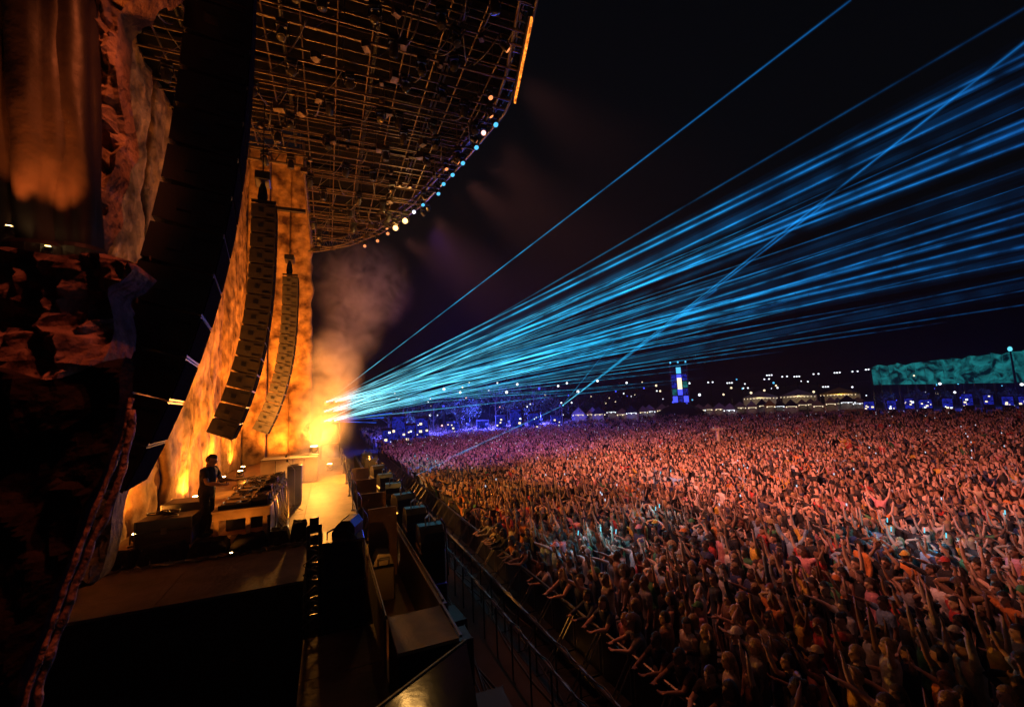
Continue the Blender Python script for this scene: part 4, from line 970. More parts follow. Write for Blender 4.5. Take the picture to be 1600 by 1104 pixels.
# everyone farther back: one mesh
mcs = bpy.data.materials.new('crowd_mix'); mcs.use_nodes = True
at_n = mcs.node_tree.nodes.new('ShaderNodeAttribute'); at_n.attribute_name = 'col'
mcs.node_tree.links.new(at_n.outputs['Color'], mcs.node_tree.nodes['Principled BSDF'].inputs['Base Color']); mcs.node_tree.nodes['Principled BSDF'].inputs['Roughness'].default_value = .65
VV, FF, CC = [], [], []; off = 0; phones = []
shl = np.array([SHIRTS[k] for k in SHIRTS] + [(.012,.012,.013)]*16 + [(.03,.028,.03)]*8 + [(.02,.025,.06)]*5); skl = np.array(SKINS); hrl = np.array(list(HAIRC.values())); lgl = np.array(list(LEGS.values()))
for (x, y, h, face, dist) in rest:
    pi = random.choices(range(12), [1.6,1.4,1.5,1.5,1.6,1.0,0,3.4,1.8,1.2,2.2,1.4])[0]
    v, f, code = (LO if dist < 22 else LO2)[pi]; c, s = math.cos(face), math.sin(face)
    p = np.stack([v[:,0]*c-v[:,1]*s, v[:,0]*s+v[:,1]*c, v[:,2]], 1)*h+np.array([x, y, .004]); VV.append(p); FF.append(f+off); off += len(v)
    pal = np.stack([skl[rng.integers(6)]*rng.uniform(.85,1.15), shl[rng.integers(len(shl))]*rng.uniform(.7,1.1), lgl[rng.integers(4)], hrl[rng.choice(4, p=[.5,.25,.18,.07])], np.array([.15,.15,.15])])
    CC.append(pal[code])
    if pi == 4 and random.random() < .16 or (random.random() < (.02 if dist > 25 else .003)): phones.append((x, y, h, face))
VV = np.concatenate(VV); FF = np.concatenate(FF); CC = np.concatenate(CC)
me = bpy.data.meshes.new('crowd'); me.vertices.add(len(VV)); me.vertices.foreach_set('co', VV.ravel()); me.loops.add(len(FF)*3); me.loops.foreach_set('vertex_index', FF.ravel().astype(np.int32))
me.polygons.add(len(FF)); me.polygons.foreach_set('loop_start', np.arange(len(FF), dtype=np.int32)*3); me.update(calc_edges=True)
ca = me.attributes.new('col', 'FLOAT_COLOR', 'FACE'); ca.data.foreach_set('color', np.concatenate([CC, np.ones((len(CC),1))], 1).ravel().astype(np.float32))
me.materials.append(mcs); me.shade_smooth()
tag(link('crowd', me), 'dense festival crowd filling the field behind the barrier', 'crowd', kind='stuff')
print('people', people_n, 'rest', len(rest), 'tris', len(FF), 'phones', len(phones))
pm = MB()
for (x, y, h, face) in phones:
    fx, fy = -math.sin(face), math.cos(face); z = random.uniform(1.75,2.05)*h; px_, py_ = x+fx*.33, y+fy*.33; r = Vector((fy, -fx, 0)); w_ = .024
    a = Vector((px_, py_, z)); n_ = Vector((fx, fy, 0))*.009
    q = [a-r*w_, a+r*w_, a+r*w_+Vector((0,0,.085)), a-r*w_+Vector((0,0,.085))]
    pm.add([p for p in q]+[p+n_ for p in q], [(3,2,1,0),(4,5,6,7),(0,1,5,4),(1,2,6,5),(2,3,7,6),(3,0,4,7)])
tag(pm.build('phone_lights', 'phone', fix=False), 'scattered lit phones held up across the far crowd', 'phone', kind='stuff')

# the DJ behind the table
djp = dict(L=((.15,.45,-.85),(-.15,.95,-.12),(-.1,.98,-.1)), R=((.18,.35,-.9),(-.2,.95,-.2),(-.1,.97,-.15)), lean=.07, tilt=-.28, curl=.7, legs=.4)
mb, bones, hc, HR = person_geo(djp); me = remesh(mb, .009, 9000); v, f, nr = mesh_np(me); cen = v[f].mean(1); reg, t = classify(cen, bones)
dj = link('person', me); me.materials.clear(); me.materials.append(M['skin']); me.shade_smooth(); dj.color = (.5,.31,.2,1)
tag(dj, 'DJ in a dark t-shirt leaning over the gear on the wooden table', 'person')
for nm, msk, of_, col in (('t_shirt', shirt_mask(reg, t, cen[:,2], .62), .018, (.035,.03,.032)), ('trousers', ((reg=='torso')&(cen[:,2]<.95))|(reg=='thigh')|(reg=='shin'), .013, (.03,.028,.03)), ('shoes', (reg=='foot'), .01, (.04,.04,.04))):
    q = link(nm, shell(v, f, nr, msk, of_, nm, 'cloth'), dj); q.color = (*col, 1)
q = link('hair', HAIR['short'], dj); q.location = hc; q.rotation_euler = HR.to_euler(); q.color = (.02,.012,.008,1)
for s in (-1,1): 
    e_ = MB().ell((0,0,0), (.013,.008,.008), HR, 8, 5).build('eye', 'eye', dj); e_.location = hc+HR@Vector((s*.032,.083,.004))
dj.location = (-2.66, 12.75, FLZ+.002); dj.rotation_euler.z = R(-108); dj.scale = (1.16,1.16,1.06)
# a rider on somebody's shoulders out in the crowd
tp = at(1123, 688, 2, 1.75)
sp_ = dict(L=((.6,.1,.75),(.2,.1,.95),(0,.1,1)), R=((.6,.1,.75),(.2,.1,.95),(0,.1,1)), curl=.9, sit=1)
mb, bones, hc, HR = person_geo(sp_); me = remesh(mb, .0115, 3400); v, f, nr = mesh_np(me); cen = v[f].mean(1); reg, t = classify(cen, bones)
o = link('person', me); me.materials.clear(); me.materials.append(M['skin']); me.shade_smooth(); o.color = (.62,.42,.3,1)
o.location = (tp.x, tp.y, .72); o.rotation_euler.z = R(60); o.scale = (1.08,)*3
tag(o, 'person in a pale top riding on shoulders with a banner pole held overhead', 'person')
q = link('t_shirt', shell(v, f, nr, shirt_mask(reg, t, cen[:,2], .62), .016, 't_shirt', 'cloth'), o); q.color = (.75,.62,.42,1)
q = link('shorts', shell(v, f, nr, ((reg=='torso')&(cen[:,2]<.95))|((reg=='thigh')&(t<.85)), .012, 'shorts', 'cloth'), o); q.color = (.3,.25,.2,1)
q = link('hair', HAIR['long'], o); q.location = hc; q.rotation_euler = HR.to_euler(); q.color = (.38,.25,.10,1)
make_person(7, tp.x, tp.y, .004, R(60), 1.0, SKINS[1], SHIRTS['brown'], 't-shirt', LEGS['blue'], 'trousers', 'short', HAIRC['dark'], 'person in brown t-shirt carrying a rider on the shoulders', None)
bo = empty('banner_pole', (tp.x, tp.y, 2.74), 'pale banner pole held over the rider in the crowd', 'banner')
MB().tube([(-.55,.35,.02),(.55,-.35,.02)], .03, 6).build('pole', 'canvas', bo); MB().box(-.4,.4,-.012,.012,-.12,-.012).build('roll', 'canvas', bo).rotation_euler.z = R(-32)
# added cyan lights standing in for laser light falling on the people
for k, (px, py) in enumerate(((903,832),(938,826),(962,830),(1032,738),(1048,735),(1024,794),(1030,790),(1386,812),(1392,826),(1570,800),(1444,828),(1478,836),(648,712),(668,716),(680,720))):
    p = at(px, py, 2, 2.0); o = empty('laser_patch_light', p, 'added cyan light for a laser-lit patch in the crowd', 'light', 'added cyan lights in the crowd')
    MB().tube([(0,0,-.06),(.02,0,.06)], .014, 7).build('tube', 'glow_cyan', o); MB().tube([(-.004,0,-.10),(0,0,-.06)], .011, 6).build('tube_end', 'gear', o)
    l = point('glow', (0,0,.12), (.1,.65,1), 11 if px > 700 else 16, .06); l.parent = o
HAZE = .0004
# ------------------------------------------------------------------ laser projectors and beams
ml = bpy.data.materials.new('laser'); ml.use_nodes = True; n = ml.node_tree.nodes; l = ml.node_tree.links; n.remove(n['Principled BSDF'])
au = n.new('ShaderNodeAttribute'); au.attribute_name = 'u'; ah = n.new('ShaderNodeAttribute'); ah.attribute_name = 'shell'
rp = n.new('ShaderNodeValToRGB'); l.new(au.outputs['Fac'], rp.inputs[0]); el = rp.color_ramp.elements
el[0].position = 0; el[0].color = (.40,.95,1,1); el[1].position = 1; el[1].color = (.003,.055,.22,1)
e_ = el.new(.10); e_.color = (.14,.72,.95,1); e_ = el.new(.35); e_.color = (.018,.44,.82,1); e_ = el.new(.7); e_.color = (.006,.15,.46,1)
oi = n.new('ShaderNodeObjectInfo'); geo = n.new('ShaderNodeNewGeometry')
nz = n.new('ShaderNodeTexNoise'); nz.inputs['Scale'].default_value = .7; nz.inputs['Detail'].default_value = 5; l.new(geo.outputs['Position'], nz.inputs['Vector'])
mr = n.new('ShaderNodeMapRange'); mr.inputs[1].default_value = .3; mr.inputs[2].default_value = .7; mr.inputs[3].default_value = .12; mr.inputs[4].default_value = 1.85; l.new(nz.outputs[0], mr.inputs[0])
m1 = n.new('ShaderNodeMath'); m1.operation = 'MULTIPLY'; l.new(mr.outputs[0], m1.inputs[0]); l.new(oi.outputs['Alpha'], m1.inputs[1])
m2 = n.new('ShaderNodeMath'); m2.operation = 'MULTIPLY'; l.new(m1.outputs[0], m2.inputs[0]); l.new(ah.outputs['Fac'], m2.inputs[1])
mt = n.new('ShaderNodeMix'); mt.data_type = 'RGBA'; mt.blend_type = 'MULTIPLY'; mt.inputs[0].default_value = 1; l.new(rp.outputs[0], mt.inputs[6]); l.new(oi.outputs['Color'], mt.inputs[7])
em = n.new('ShaderNodeEmission'); l.new(mt.outputs[2], em.inputs[0]); l.new(m2.outputs[0], em.inputs[1])
tr = n.new('ShaderNodeBsdfTransparent'); ad = n.new('ShaderNodeAddShader'); l.new(em.outputs[0], ad.inputs[0]); l.new(tr.outputs[0], ad.inputs[1]); l.new(ad.outputs[0], n['Material Output'].inputs[0])
ml.cycles.emission_sampling = 'NONE'
def beam(a, b, r0_, r1_, s, label, u0=0., u1=1., tint=(1,1,1), soft=False):
    a = Vector(a); b = Vector(b); L = (b-a).length; N = 10; nn = 8; vs, fs, us, ss = [], [], [], []
    for sc, st_ in ((1.7, .07), (1., .13), (.5, .38)):
        o0 = len(vs)
        for i in range(N+1):
            f = (i/N)**1.5; r = (r0_+(r1_-r0_)*f)*sc
            for k in range(nn):
                t = 2*math.pi*k/nn; vs.append((r*math.cos(t), r*math.sin(t), L*f)); us.append(u0+(u1-u0)*f); ss.append(st_*(1-max(0,(f-.45)/.55)**1.5 if soft else 1))
        fs += [(o0+i*nn+k, o0+i*nn+(k+1)%nn, o0+(i+1)*nn+(k+1)%nn, o0+(i+1)*nn+k) for i in range(N) for k in range(nn)]
    me = bpy.data.meshes.new('laser_beam'); me.from_pydata(vs, [], fs); me.materials.append(ml); me.shade_smooth()
    q = me.attributes.new('u', 'FLOAT', 'POINT'); q.data.foreach_set('value', us); q = me.attributes.new('shell', 'FLOAT', 'POINT'); q.data.foreach_set('value', ss)
    o = link('laser_beam', me); o.location = a; o.rotation_euler = (b-a).to_track_quat('Z','Y').to_euler(); o.color = (*tint, s)
    return tag(o, label, 'laser beam', 'laser beams')
lt = empty('laser_tower', (.15, 28.0, RISE), 'slim truss tower carrying the laser projectors at the far stage end', 'tower')
for sx in (-.5,.5):
    for sy in (-.2,.2): MB().tube([(sx,sy,-RISE),(sx,sy,5.6)], .03, 6).build('post', 'dark_steel', lt)
for z in (1.5,3.0,4.2,4.75,5.3): MB().box(-.55,.55,-.25,.25,z,z+.04).build('shelf', 'dark_steel', lt)
src = []
for k, (x, z) in enumerate(((-.3,4.79),(.2,4.79),(-.2,5.34),(.3,5.34),(-.3,4.24),(.25,4.24))):
    o = empty('laser_projector', (.15+x, 27.9, z+.004+RISE), 'black box laser projector on the truss tower shelf', 'laser', 'laser projectors')
    MB().box(-.16,.16,-.2,.2,0,.22,.012).build('housing', 'gear', o); MB().box(-.05,.05,-.212,-.202,.07,.15).build('aperture', 'lamp_cyan', o)
    MB().box(-.14,.14,.06,.18,.222,.235).build('heat_sink', 'alu', o); src.append(Vector((.15+x, 27.66, z+.12+RISE)))
BE = [  # photo pixel it passes, depth of far end, start radius, end radius, strength
 (1330,0,13,.012,.06,.55),(1640,-10,15,.012,.10,.16),(1640,66,17,.02,.13,.55),(1640,80,16,.02,.16,.75),(1640,112,17,.02,.12,.7),(1640,150,19,.012,.06,.25),
 (1640,172,18,.02,.14,.75),(1640,185,17,.025,.17,.9),(1640,210,19,.02,.12,.75),(1640,250,22,.012,.08,.3),(1640,300,22,.02,.15,.45),(1640,322,24,.02,.12,.7),(1640,338,22,.02,.18,.5),(1640,356,25,.02,.14,.7),
 (1640,376,24,.015,.2,.5),(1640,398,26,.015,.10,.35),(1640,425,28,.012,.09,.25),(1640,446,30,.012,.08,.2),
 (1480,330,32,.015,.10,.5),(1420,392,34,.02,.10,.8),(1330,420,38,.02,.09,.9),(1260,402,34,.015,.10,.5),(1300,452,40,.015,.08,.8),(1240,470,42,.02,.09,.9),(1180,452,40,.015,.08,.6),
 (1200,505,44,.015,.07,.8),(1130,492,46,.02,.09,.9),(1120,525,48,.015,.07,.8),(1060,520,46,.02,.09,.9),(1040,545,50,.015,.06,.7),(1000,530,48,.015,.07,.9),(980,556,50,.012,.06,.6),
 (940,560,52,.015,.06,.8),(900,565,50,.012,.06,.7),(880,578,52,.012,.05,.6),(980,498,40,.015,.09,.6),(900,520,40,.015,.07,.6),(1100,590,60,.012,.05,.4),(1000,585,58,.012,.05,.5),(820,560,46,.015,.07,.8),(790,585,48,.012,.05,.6),(740,600,46,.012,.05,.6),(1100,575,60,.012,.06,.5),(1230,548,56,.012,.07,.5),(1000,604,62,.012,.05,.5),(940,612,60,.012,.05,.5),(860,620,56,.012,.05,.45),(1060,598,64,.012,.05,.45),(1640,470,36,.012,.10,.25),(1500,500,44,.012,.09,.35),(1400,470,40,.015,.08,.45)]
for k, (px, py, dp_, ra, rb, s) in enumerate(BE):
    a = src[k % 6] if k else src[2]; b = dep(px, py, dp_); umax = .45+.55*min(1, (px-600)/900)
    beam(a, b, ra*.8, rb*.55, s*1.15, 'highest thin blue laser beam climbing away from the rest of the fan' if k == 0 else 'blue laser beam fanning out over the crowd from the far stage end', 0, umax, soft=k > 0 and px < 1600)
for k in range(24):
    f_ = random.random(); px = random.uniform(900, 1640); py = 640-(px-512)*(.50-.34*f_) ; dd = 52-34*(px-900)/740+random.uniform(-3,6)
    beam(src[k % 6], dep(px, py, dd), .010, random.uniform(.02,.05), random.uniform(.25,.75), 'thin blue laser beam among the fan over the crowd', 0, .4+.5*(px-600)/1000, soft=px < 1600)
for k in range(11):
    px, py = 1650, 60+k*37+random.uniform(-10,10); beam(src[k % 6], dep(px, py, random.uniform(16,26)), .04, random.uniform(.22,.5), random.uniform(.045,.10), 'wide faint blue laser sheet spreading over the crowd', .15, 1)
for px, py, d1 in ((600,652,32),(588,660,31),(612,645,33)): beam(src[4], dep(px, py, d1), .012, .03, .7, 'short violet laser beam skimming low over the far crowd', .1, .5, (.9,.35,1.4))
s2 = dep(878, 634, 56)
o = empty('laser_stand', (s2.x, s2.y, 0), 'laser projector on a tall stand among the far crowd', 'laser')
MB().tube([(0,0,0),(0,0,s2.z-.1)], .06, 6).build('pole', 'dark_steel', o); MB().box(-.3,.3,-.3,.3,s2.z-.1,s2.z+.25,.03).build('housing', 'gear', o); MB().box(-.1,.1,-.32,-.305,s2.z,s2.z+.14).build('aperture', 'lamp_cyan', o)
beam(s2, dep(1660,20,14), .03, .055, .6, 'blue laser beam rising across the fan from the far stand', .1, .9)
beam(s2, dep(1120,452,26), .03, .06, .7, 'second blue laser beam rising from the far stand', .1, .8)
beam(s2, dep(1290,318,22), .03, .05, .55, 'third blue laser beam crossing the fan from the far stand', .1, .8)
beam(s2, dep(1010,470,30), .02, .04, .4, 'steep faint laser beam rising from the far stand', .2, .8, soft=True)
beam(s2, dep(700,716,24), .03, .03, .28, 'faint laser beam dipping from the far stand into the crowd', .2, .2, (1,.9,1.3))
beam(s2, dep(650,742,20), .03, .02, .16, 'fainter laser beam dipping beside it into the crowd', .2, .2, (1,.9,1.3))

# ------------------------------------------------------------------ far things: stalls, masts, tower, cyan stage, trees
def ground_at(px, depth):
    p = dep(px, 600, depth); return Vector((p.x, p.y, 0))
def face_cam(p): return math.atan2(-p.x, p.y)      # local -y looks at the camera
def stall(px, depth, w_, d_, h_, m, lit, label, name='market_stall', cat='stall', group='lit stalls behind the crowd'):
    p = ground_at(px, depth); o = empty(name, p, label, cat, group, -math.atan2(p.x, p.y)+random.uniform(-.2,.2))
    MB().add([(-w_/2,-d_/2,h_),(w_/2,-d_/2,h_),(w_/2,d_/2,h_),(-w_/2,d_/2,h_),(0,0,h_*1.45),(-w_/2,-d_/2,h_-.25),(w_/2,-d_/2,h_-.25),(w_/2,d_/2,h_-.25),(-w_/2,d_/2,h_-.25)],
             [(0,1,4),(1,2,4),(2,3,4),(3,0,4),(0,5,6,1),(1,6,7,2),(2,7,8,3),(3,8,5,0)]).build('canopy', m, o)
    for sx in (-1,1):
        for sy in (-1,1): MB().box(sx*(w_/2-.05)-.04,sx*(w_/2-.05)+.04,sy*(d_/2-.05)-.04,sy*(d_/2-.05)+.04,0,h_-.02).build('post', 'steel', o)
    MB().box(-w_/2+.15,w_/2-.15,-d_/2+.1,-d_/2+.5,0,1.05,.02).build('counter', 'wood', o)
    MB().box(-w_/2+.15,w_/2-.15,d_/2-.2,d_/2-.12,.2,h_-.3).build('back_wall', 'canvas', o)
    nb = max(2, int(w_/.75))
    if name == 'market_stall': o['label'] = label.replace('lit bulbs', ('two','three','four','five')[min(3,nb-2)]+(' white' if lit == 'lamp_white' else ' yellowish')+' bulbs')
    for k in range(nb): MB().ell((-w_/2+.3+(w_-.6)*k/(nb-1),-d_/2-.02,h_-.38),(.11,.11,.13),nu=6,nv=4).build('bulb', lit, o)
    MB().box(-w_*.3,w_*.3,-.1,.1,h_-.35,h_-.28).build('strip_lamp', lit, o)
    return o
for px in np.arange(905, 1350, 15.5):
    dd = 92+random.uniform(-4,10); col = random.choices(['canvas','canvas_yellow','canvas_dark'], [.6,.12,.28])[0]
    stall(px+random.uniform(-4,4), dd, random.uniform(1.9,2.9), 2.4, random.uniform(2.3,2.9), col, random.choices(['lamp_pale','lamp_white'],[.7,.3])[0], {'canvas':'pale','canvas_yellow':'yellow','canvas_dark':'dark'}[col]+' canopy stall with lit bulbs behind the crowd')
for px, py_, lab in ((1185,0,'big pale marquee with glowing front behind the stalls'),(1310,0,'big yellow marquee glowing behind the stalls'),(1245,0,'wide pale marquee between the other marquees')):
    stall(px, 124, 8.5, 6, 4.0, 'canvas_yellow' if 'yellow' in lab else 'canvas', 'lamp_pale', lab, 'marquee', 'marquee', 'marquees behind the stalls')
    p = ground_at(px, 121); point('marquee_glow', (p.x, p.y, 3.2), (1,.75,.35), 250, .4)
def mast(px, py, depth, label, lamp='lamp_white', n=3):
    top = dep(px, py, depth); o = empty('light_mast', (top.x, top.y, 0), label, 'light mast', 'light masts beyond the field', -math.atan2(top.x, top.y))
    MB().tube([(0,0,0),(0,0,top.z)], [.16,.07], 6).build('pole', 'dark_steel', o); MB().box(-.9,.9,-.06,.06,top.z-.1,top.z+.1).build('crossbar', 'dark_steel', o)
    for k in range(n): MB().ell((-.7+1.4*k/max(1,n-1),-.15,top.z),(.26,.14,.22),nu=8,nv=5).build('lamp', lamp, o)
for k, (px, py) in enumerate(((1110,597),(1140,598),(1198,592),(1202,586),(1226,588),(1245,588),(1275,584),(1308,582),(1336,580),(1357,577),(1165,606),(1290,604))):
    mast(px, py, 150, 'tall mast with white floodlights on the dark skyline' , n=2+k%2)
# blue lit tower on a dark dome
tp_ = ground_at(1062, 105); o = empty('led_tower', tp_, 'blue lit scaffold tower covered in glowing screens beyond the crowd', 'tower', None, -math.atan2(tp_.x, tp_.y))
TZ1 = dep(1060, 566, 105).z
for sx in (-1,1):
    for sy in (-1,1): MB().box(sx*1.9-.12,sx*1.9+.12,sy*1.5-.12,sy*1.5+.12,0,TZ1-(0 if sx < 0 else .6)).build('post', 'dark_steel', o)
for k in range(6):
    z = 2.2+k*(TZ1-3.2)/6
    for i in range(3):
        MB().box(-1.75+i*1.2,-1.75+i*1.2+1.05,-1.72,-1.62,z,z+(TZ1-3.2)/6*.85).build('screen', ('screen_blue','lamp_blue','screen_cyan','lamp_cyan','canvas_dark')[random.choices(range(5),[5,2,3,1,3])[0]], o)
    MB().box(-2,2,-1.6,1.6,z-.12,z-.04).build('floor', 'dark_steel', o)
MB().box(-.5,.5,-1.85,-1.75,TZ1*.52,TZ1*.72).build('lit_window', 'lamp_pale', o)
for sx in (-1.7,0,1.7): MB().ell((sx,-1.6,TZ1),(.2,.2,.25),nu=6,nv=4).build('lamp', 'lamp_cyan', o)
dm = ground_at(1060, 96); o = empty('dome_tent', dm, 'dark domed tent at the foot of the blue tower', 'tent')
MB().loft([(0,0,0,5.6,5.6),(0,0,1.6,5.2,5.2),(0,0,2.8,3.6,3.6),(0,0,3.6,1.6,1.6),(0,0,4.1,.3,.3)], 24).build('canopy', 'canvas_dark', o); MB().tube([(0,0,4.05),(0,0,4.7)], .08, 6).build('finial', 'steel', o)
# cyan stage, long curved screen facade
a0, b0 = dep(1366, 600, 120), dep(1680, 590, 100); o = empty('cyan_stage', (a0.x, a0.y, 0), 'long second stage with a glowing cyan rocky screen facade', 'stage')
N_ = 20; zt0, zt1 = dep(1366,573,120).z, dep(1680,540,100).z; zb0, zb1 = dep(1366,601,120).z, dep(1680,596,100).z
for k in range(N_):
    f0, f1 = k/N_, (k+1)/N_-.006; p0, p1 = a0.lerp(b0, f0)-a0, a0.lerp(b0, f1)-a0; q0, q1 = zt0+(zt1-zt0)*f0+1.2*noise.noise((k*1.3+.4,2,0)), zt0+(zt1-zt0)*f1+1.2*noise.noise((k*1.3+1.5,2,0))
    w0, w1 = zb0+(zb1-zb0)*f0, zb0+(zb1-zb0)*f1; nb_ = Vector((.4,.35,0))*(1+noise.noise((k*.9,0,0)))
    MB().add([(p0.x,p0.y,w0),(p1.x,p1.y,w1),(p1.x,p1.y,q1),(p0.x,p0.y,q0),(p0.x+.4,p0.y+.4,w0),(p1.x+.4,p1.y+.4,w1),(p1.x+.4,p1.y+.4,q1),(p0.x+.4,p0.y+.4,q0)], [(0,1,2,3),(7,6,5,4),(0,4,5,1),(3,2,6,7),(0,3,7,4),(1,5,6,2)]).build('screen_panel', 'screen_cyan', o)
    MB().tube([(p0.x+.6,p0.y+.6,0),(p0.x+.6,p0.y+.6,q0)], .2, 6).build('post', 'dark_steel', o)
pt = dep(1578, 545, 106)-a0; MB().tube([(pt.x,pt.y,2),(pt.x,pt.y,pt.z+a0.z)], [.3,.15], 6).build('pinnacle', 'dark_steel', o); MB().ell((pt.x,pt.y,pt.z+a0.z),(.45,.45,.6),nu=8,nv=5).build('pinnacle_lamp', 'glow_cyan', o)
# blue booths and lamps in front of the cyan stage and on the left
def booth(px, depth, w_, h_, label, lit='lamp_pale', z0=0):
    p = ground_at(px, depth); o = empty('blue_booth', p, label, 'booth', 'blue lit booths behind the crowd', -math.atan2(p.x, p.y))
    MB().box(-w_/2,w_/2,-1,1,0,h_,.05).build('wall', 'canvas_dark', o); MB().box(-w_/2+.1,w_/2-.1,-1.06,-1.005,h_*.35,h_-.1).build('screen', 'screen_blue', o)
    np_ = random.choice((2,3,4,5)); o['label'] = label.replace('lit panels', ('two','three','four','five')[np_-2]+' lit panels')
    for k in range(np_): 
        x = random.uniform(-w_*.4,w_*.4); z = random.uniform(h_*.3,h_*.9); s = random.uniform(.06,.2); MB().box(x-s,x+s,-1.14,-1.08,z-s*.8,z+s*.8).build('lit_panel', random.choice(('lamp_white','lamp_pale',lit)), o)
    MB().box(-w_/2-.1,w_/2+.1,-1.1,1.1,h_+.003,h_+.12).build('roof', 'canvas_dark', o)
    return o
for px in np.arange(1356, 1620, 30): booth(px+random.uniform(-5,5), random.uniform(84,92), random.uniform(1.4,2.2), random.uniform(2.4,3.6), 'narrow blue booth with lit panels in front of the cyan stage')
for px, dd, w_, h_ in ((622,58,1.8,4.6),(640,58,1.3,3.4),(658,60,1.8,4.2),(604,56,1.3,3.0),(706,70,2.0,3.0),(752,74,2.0,2.9),(780,72,1.7,3.6),(804,72,2.0,4.6),(832,74,1.8,3.8),(866,78,1.9,3.0)):
    booth(px, dd, w_, h_, 'deep blue booth with white lit panels past the far end of the crowd')
def tree(px, py, depth, label):
    top = dep(px, py, depth); h = top.z; o = empty('tree', (top.x, top.y, 0), label, 'tree', 'trees behind the field', random.uniform(0,6))
    t = MB().tube([(0,0,0),(.1,0,h*.3),(0,.1,h*.55),(.05,0,h*.8)], [.22,.17,.12,.05], 7)
    cl = []
    for k in range(7):
        a = k*2.4; z = h*random.uniform(.35,.75); e = Vector((math.cos(a)*h*.28, math.sin(a)*h*.28, z+h*.12)); t.tube([(0,0,z*.85), e*.5+Vector((0,0,z*.45)), e], [.09,.06,.03], 5); cl.append(e)
    t.build('trunk', 'bark', o); cr_ = MB(); cl.append(Vector((0,0,h*.86)))
    for c in cl:
        for _ in range(95):
            d = Vector((random.gauss(0,1),random.gauss(0,1),random.gauss(0,.8)))*h*.095; p = c+d; s = random.uniform(.12,.26); u = Vector((random.gauss(0,1),random.gauss(0,1),random.gauss(0,1))).normalized(); v_ = u.orthogonal().normalized()
            cr_.add([p-u*s, p+v_*s*.5, p+u*s, p-v_*s*.5], [(0,1,2,3)])
    cr_.build('crown', 'leaf', o, fix=False)
for k, (px, py, dd) in enumerate(((1380,612,100),(1430,608,98),(1470,610,98),(1530,606,97),(1575,606,96),(630,622,62),(720,618,70),(815,612,73),(606,612,66),(640,604,70),(676,606,74),(712,600,80),(742,594,84),(772,596,82),(800,590,84),(834,592,86),(866,598,88),(902,606,92),(940,602,100),(690,596,96),(790,580,110),(980,596,120))):
    tree(px, py, dd, 'leafy tree lit blue among the booths before the cyan stage' if px > 1300 else ('leafy tree lit blue behind the deep blue booths past the far barrier end' if dd < 80 else 'dim leafy tree standing behind the nearer blue lit trees'))
for px, py, dd, e in ((625,660,60,5000),(665,655,64,4500),(730,655,72,5500),(795,648,76,8000),(845,648,78,6000),(760,652,70,4500),(1400,628,96,1500),(1500,622,94,1500),(1580,618,92,1500)):
    p = dep(px, py, dd); o = empty('blue_floodlight', (p.x, p.y, 2.4), 'blue floodlight on a short post among the booths', 'floodlight', 'blue floodlights among the booths')
    MB().tube([(0,0,-2.4),(0,0,-.1)], .05, 6).build('post', 'dark_steel', o); MB().box(-.25,.25,-.1,.1,-.15,.15,.02).build('body', 'gear', o); MB().box(-.2,.2,-.13,-.105,-.11,.11).build('lens', 'lamp_blue', o)
    l_ = point('flood_glow', (0,-.6,.6), (.06,.08,1), e, .3); l_.parent = o
for k in range(46):
    px = random.uniform(610, 900); py = random.uniform(596, 668); dd = random.uniform(64, 110); p = dep(px, py, dd)
    if p.z < 1.9: continue
    o = empty('festoon_lamp', (p.x, p.y, 0), 'small bare lamp on a thin pole past the end of the field', 'lamp', 'small lamps past the field')
    MB().tube([(0,0,0),(0,0,p.z)], .035, 5).build('pole', 'dark_steel', o); s = random.uniform(.1,.24); MB().ell((0,0,p.z),(s,s,s),nu=7,nv=5).build('bulb', random.choices(['lamp_white','lamp_pale','lamp_pink','lamp_blue'],[.5,.25,.1,.15])[0], o)
for k in range(64):
    px = random.uniform(900, 1600); py = random.uniform(594, 632)-(px-900)*.02; dd = random.uniform(100, 160); p = dep(px, py, dd)
    if p.z < 2: continue
    o = empty('festoon_lamp', (p.x, p.y, 0), 'small bare lamp on a thin pole behind the stalls', 'lamp', 'small lamps behind the stalls')
    MB().tube([(0,0,0),(0,0,p.z)], .05, 5).build('pole', 'dark_steel', o); s = random.uniform(.15,.36); MB().ell((0,0,p.z),(s,s,s),nu=7,nv=5).build('bulb', random.choices(['lamp_white','lamp_pale','lamp_cyan','lamp_blue'],[.45,.35,.08,.12])[0], o)

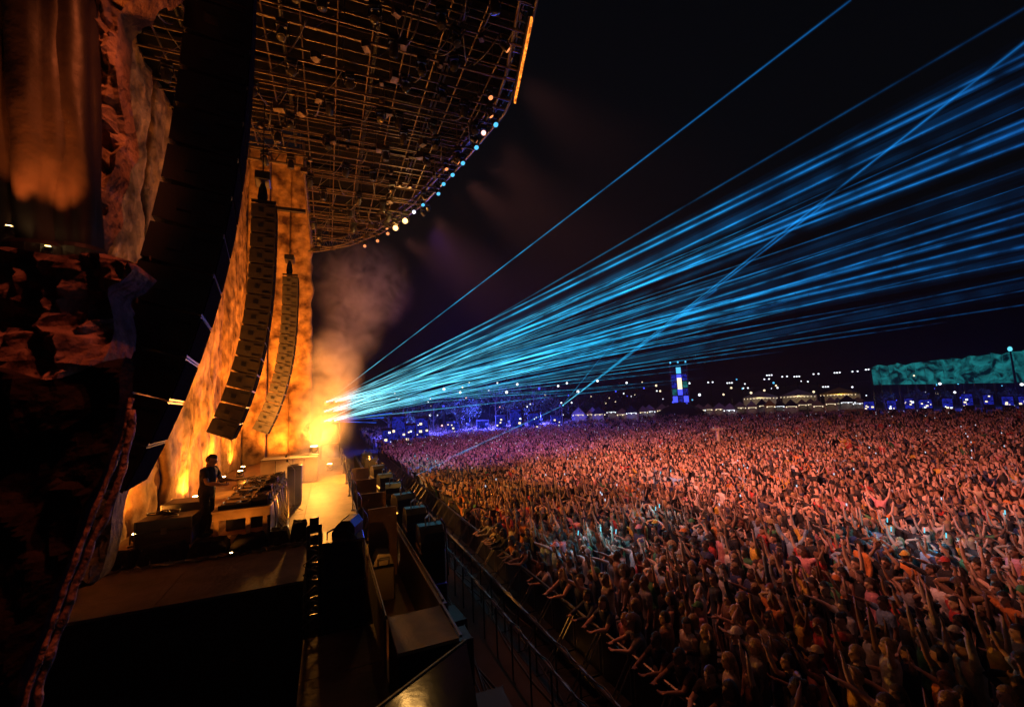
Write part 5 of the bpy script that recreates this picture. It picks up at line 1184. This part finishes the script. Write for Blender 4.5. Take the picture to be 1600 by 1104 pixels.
# ------------------------------------------------------------------ smoke and air
def puff_mat(name, dens, scale, lo, hi):
    m = bpy.data.materials.new(name); m.use_nodes = True; n = m.node_tree.nodes; l = m.node_tree.links; n.remove(n['Principled BSDF'])
    vp = n.new('ShaderNodeVolumePrincipled'); vp.inputs['Color'].default_value = (.85,.85,.85,1); vp.inputs['Anisotropy'].default_value = .25
    g = n.new('ShaderNodeNewGeometry'); z = n.new('ShaderNodeTexNoise'); z.inputs['Scale'].default_value = scale; z.inputs['Detail'].default_value = 5; z.inputs['Distortion'].default_value = 1.6; l.new(g.outputs['Position'], z.inputs['Vector'])
    r = n.new('ShaderNodeMapRange'); r.inputs[1].default_value = lo; r.inputs[2].default_value = hi; r.inputs[3].default_value = 0; r.inputs[4].default_value = dens; l.new(z.outputs[0], r.inputs[0])
    tc = n.new('ShaderNodeTexCoord'); ln = n.new('ShaderNodeVectorMath'); ln.operation = 'LENGTH'; l.new(tc.outputs['Object'], ln.inputs[0])
    fo = n.new('ShaderNodeMapRange'); fo.interpolation_type = 'SMOOTHSTEP'; fo.inputs[1].default_value = 1; fo.inputs[2].default_value = .25; fo.inputs[3].default_value = 0; fo.inputs[4].default_value = 1; l.new(ln.outputs['Value'], fo.inputs[0])
    mu = n.new('ShaderNodeMath'); mu.operation = 'MULTIPLY'; l.new(r.outputs[0], mu.inputs[0]); l.new(fo.outputs[0], mu.inputs[1])
    l.new(mu.outputs[0], vp.inputs['Density']); l.new(vp.outputs[0], n['Material Output'].inputs['Volume']); M[name] = m
puff_mat('smoke_thick', 1.0, .8, .36, .74); puff_mat('smoke_thin', .34, .7, .40, .78)
pme = {k: MB().ell((0,0,0),(1,1,1),nu=16,nv=10).mesh('smoke', k) for k in ('smoke_thick','smoke_thin')}
for c, r, k, lab in (((-.2,21.2,4.3),(1.5,1.8,2.6),'smoke_thick','glowing smoke billowing above the lamp on the pale riser'),
                     ((.3,23.2,7.0),(1.6,2.0,2.6),'smoke_thick','orange smoke rolling up past the farthest speaker array'),
                     ((1.3,24.6,9.6),(2.0,2.4,2.6),'smoke_thin','fading orange smoke cloud under the far roof rim'),
                     ((1.9,26,12),(3.2,3.4,3.2),'smoke_thin','thin brown smoke drifting beyond the roof rim'),
                     ((-.4,15.5,2.9),(1.5,5.5,.9),'smoke_thin','low haze lying over the stage floor beside the DJ table')):
    o = link('smoke', pme[k]); o.location = (c[0], c[1], c[2]+RISE); o.scale = r; tag(o, lab, 'smoke', kind='stuff')
mh = bpy.data.materials.new('haze'); mh.use_nodes = True; n = mh.node_tree.nodes; n.remove(n['Principled BSDF'])
vp = n.new('ShaderNodeVolumePrincipled'); vp.inputs['Color'].default_value = (.9,.92,.95,1); vp.inputs['Density'].default_value = HAZE; vp.inputs['Anisotropy'].default_value = .3
mh.node_tree.links.new(vp.outputs[0], n['Material Output'].inputs['Volume'])
if HAZE > 0: tag(MB().box(-500,500,-500,500,-1.2,26).build('haze', mh), 'thin night haze over the whole festival field', 'haze', kind='stuff')
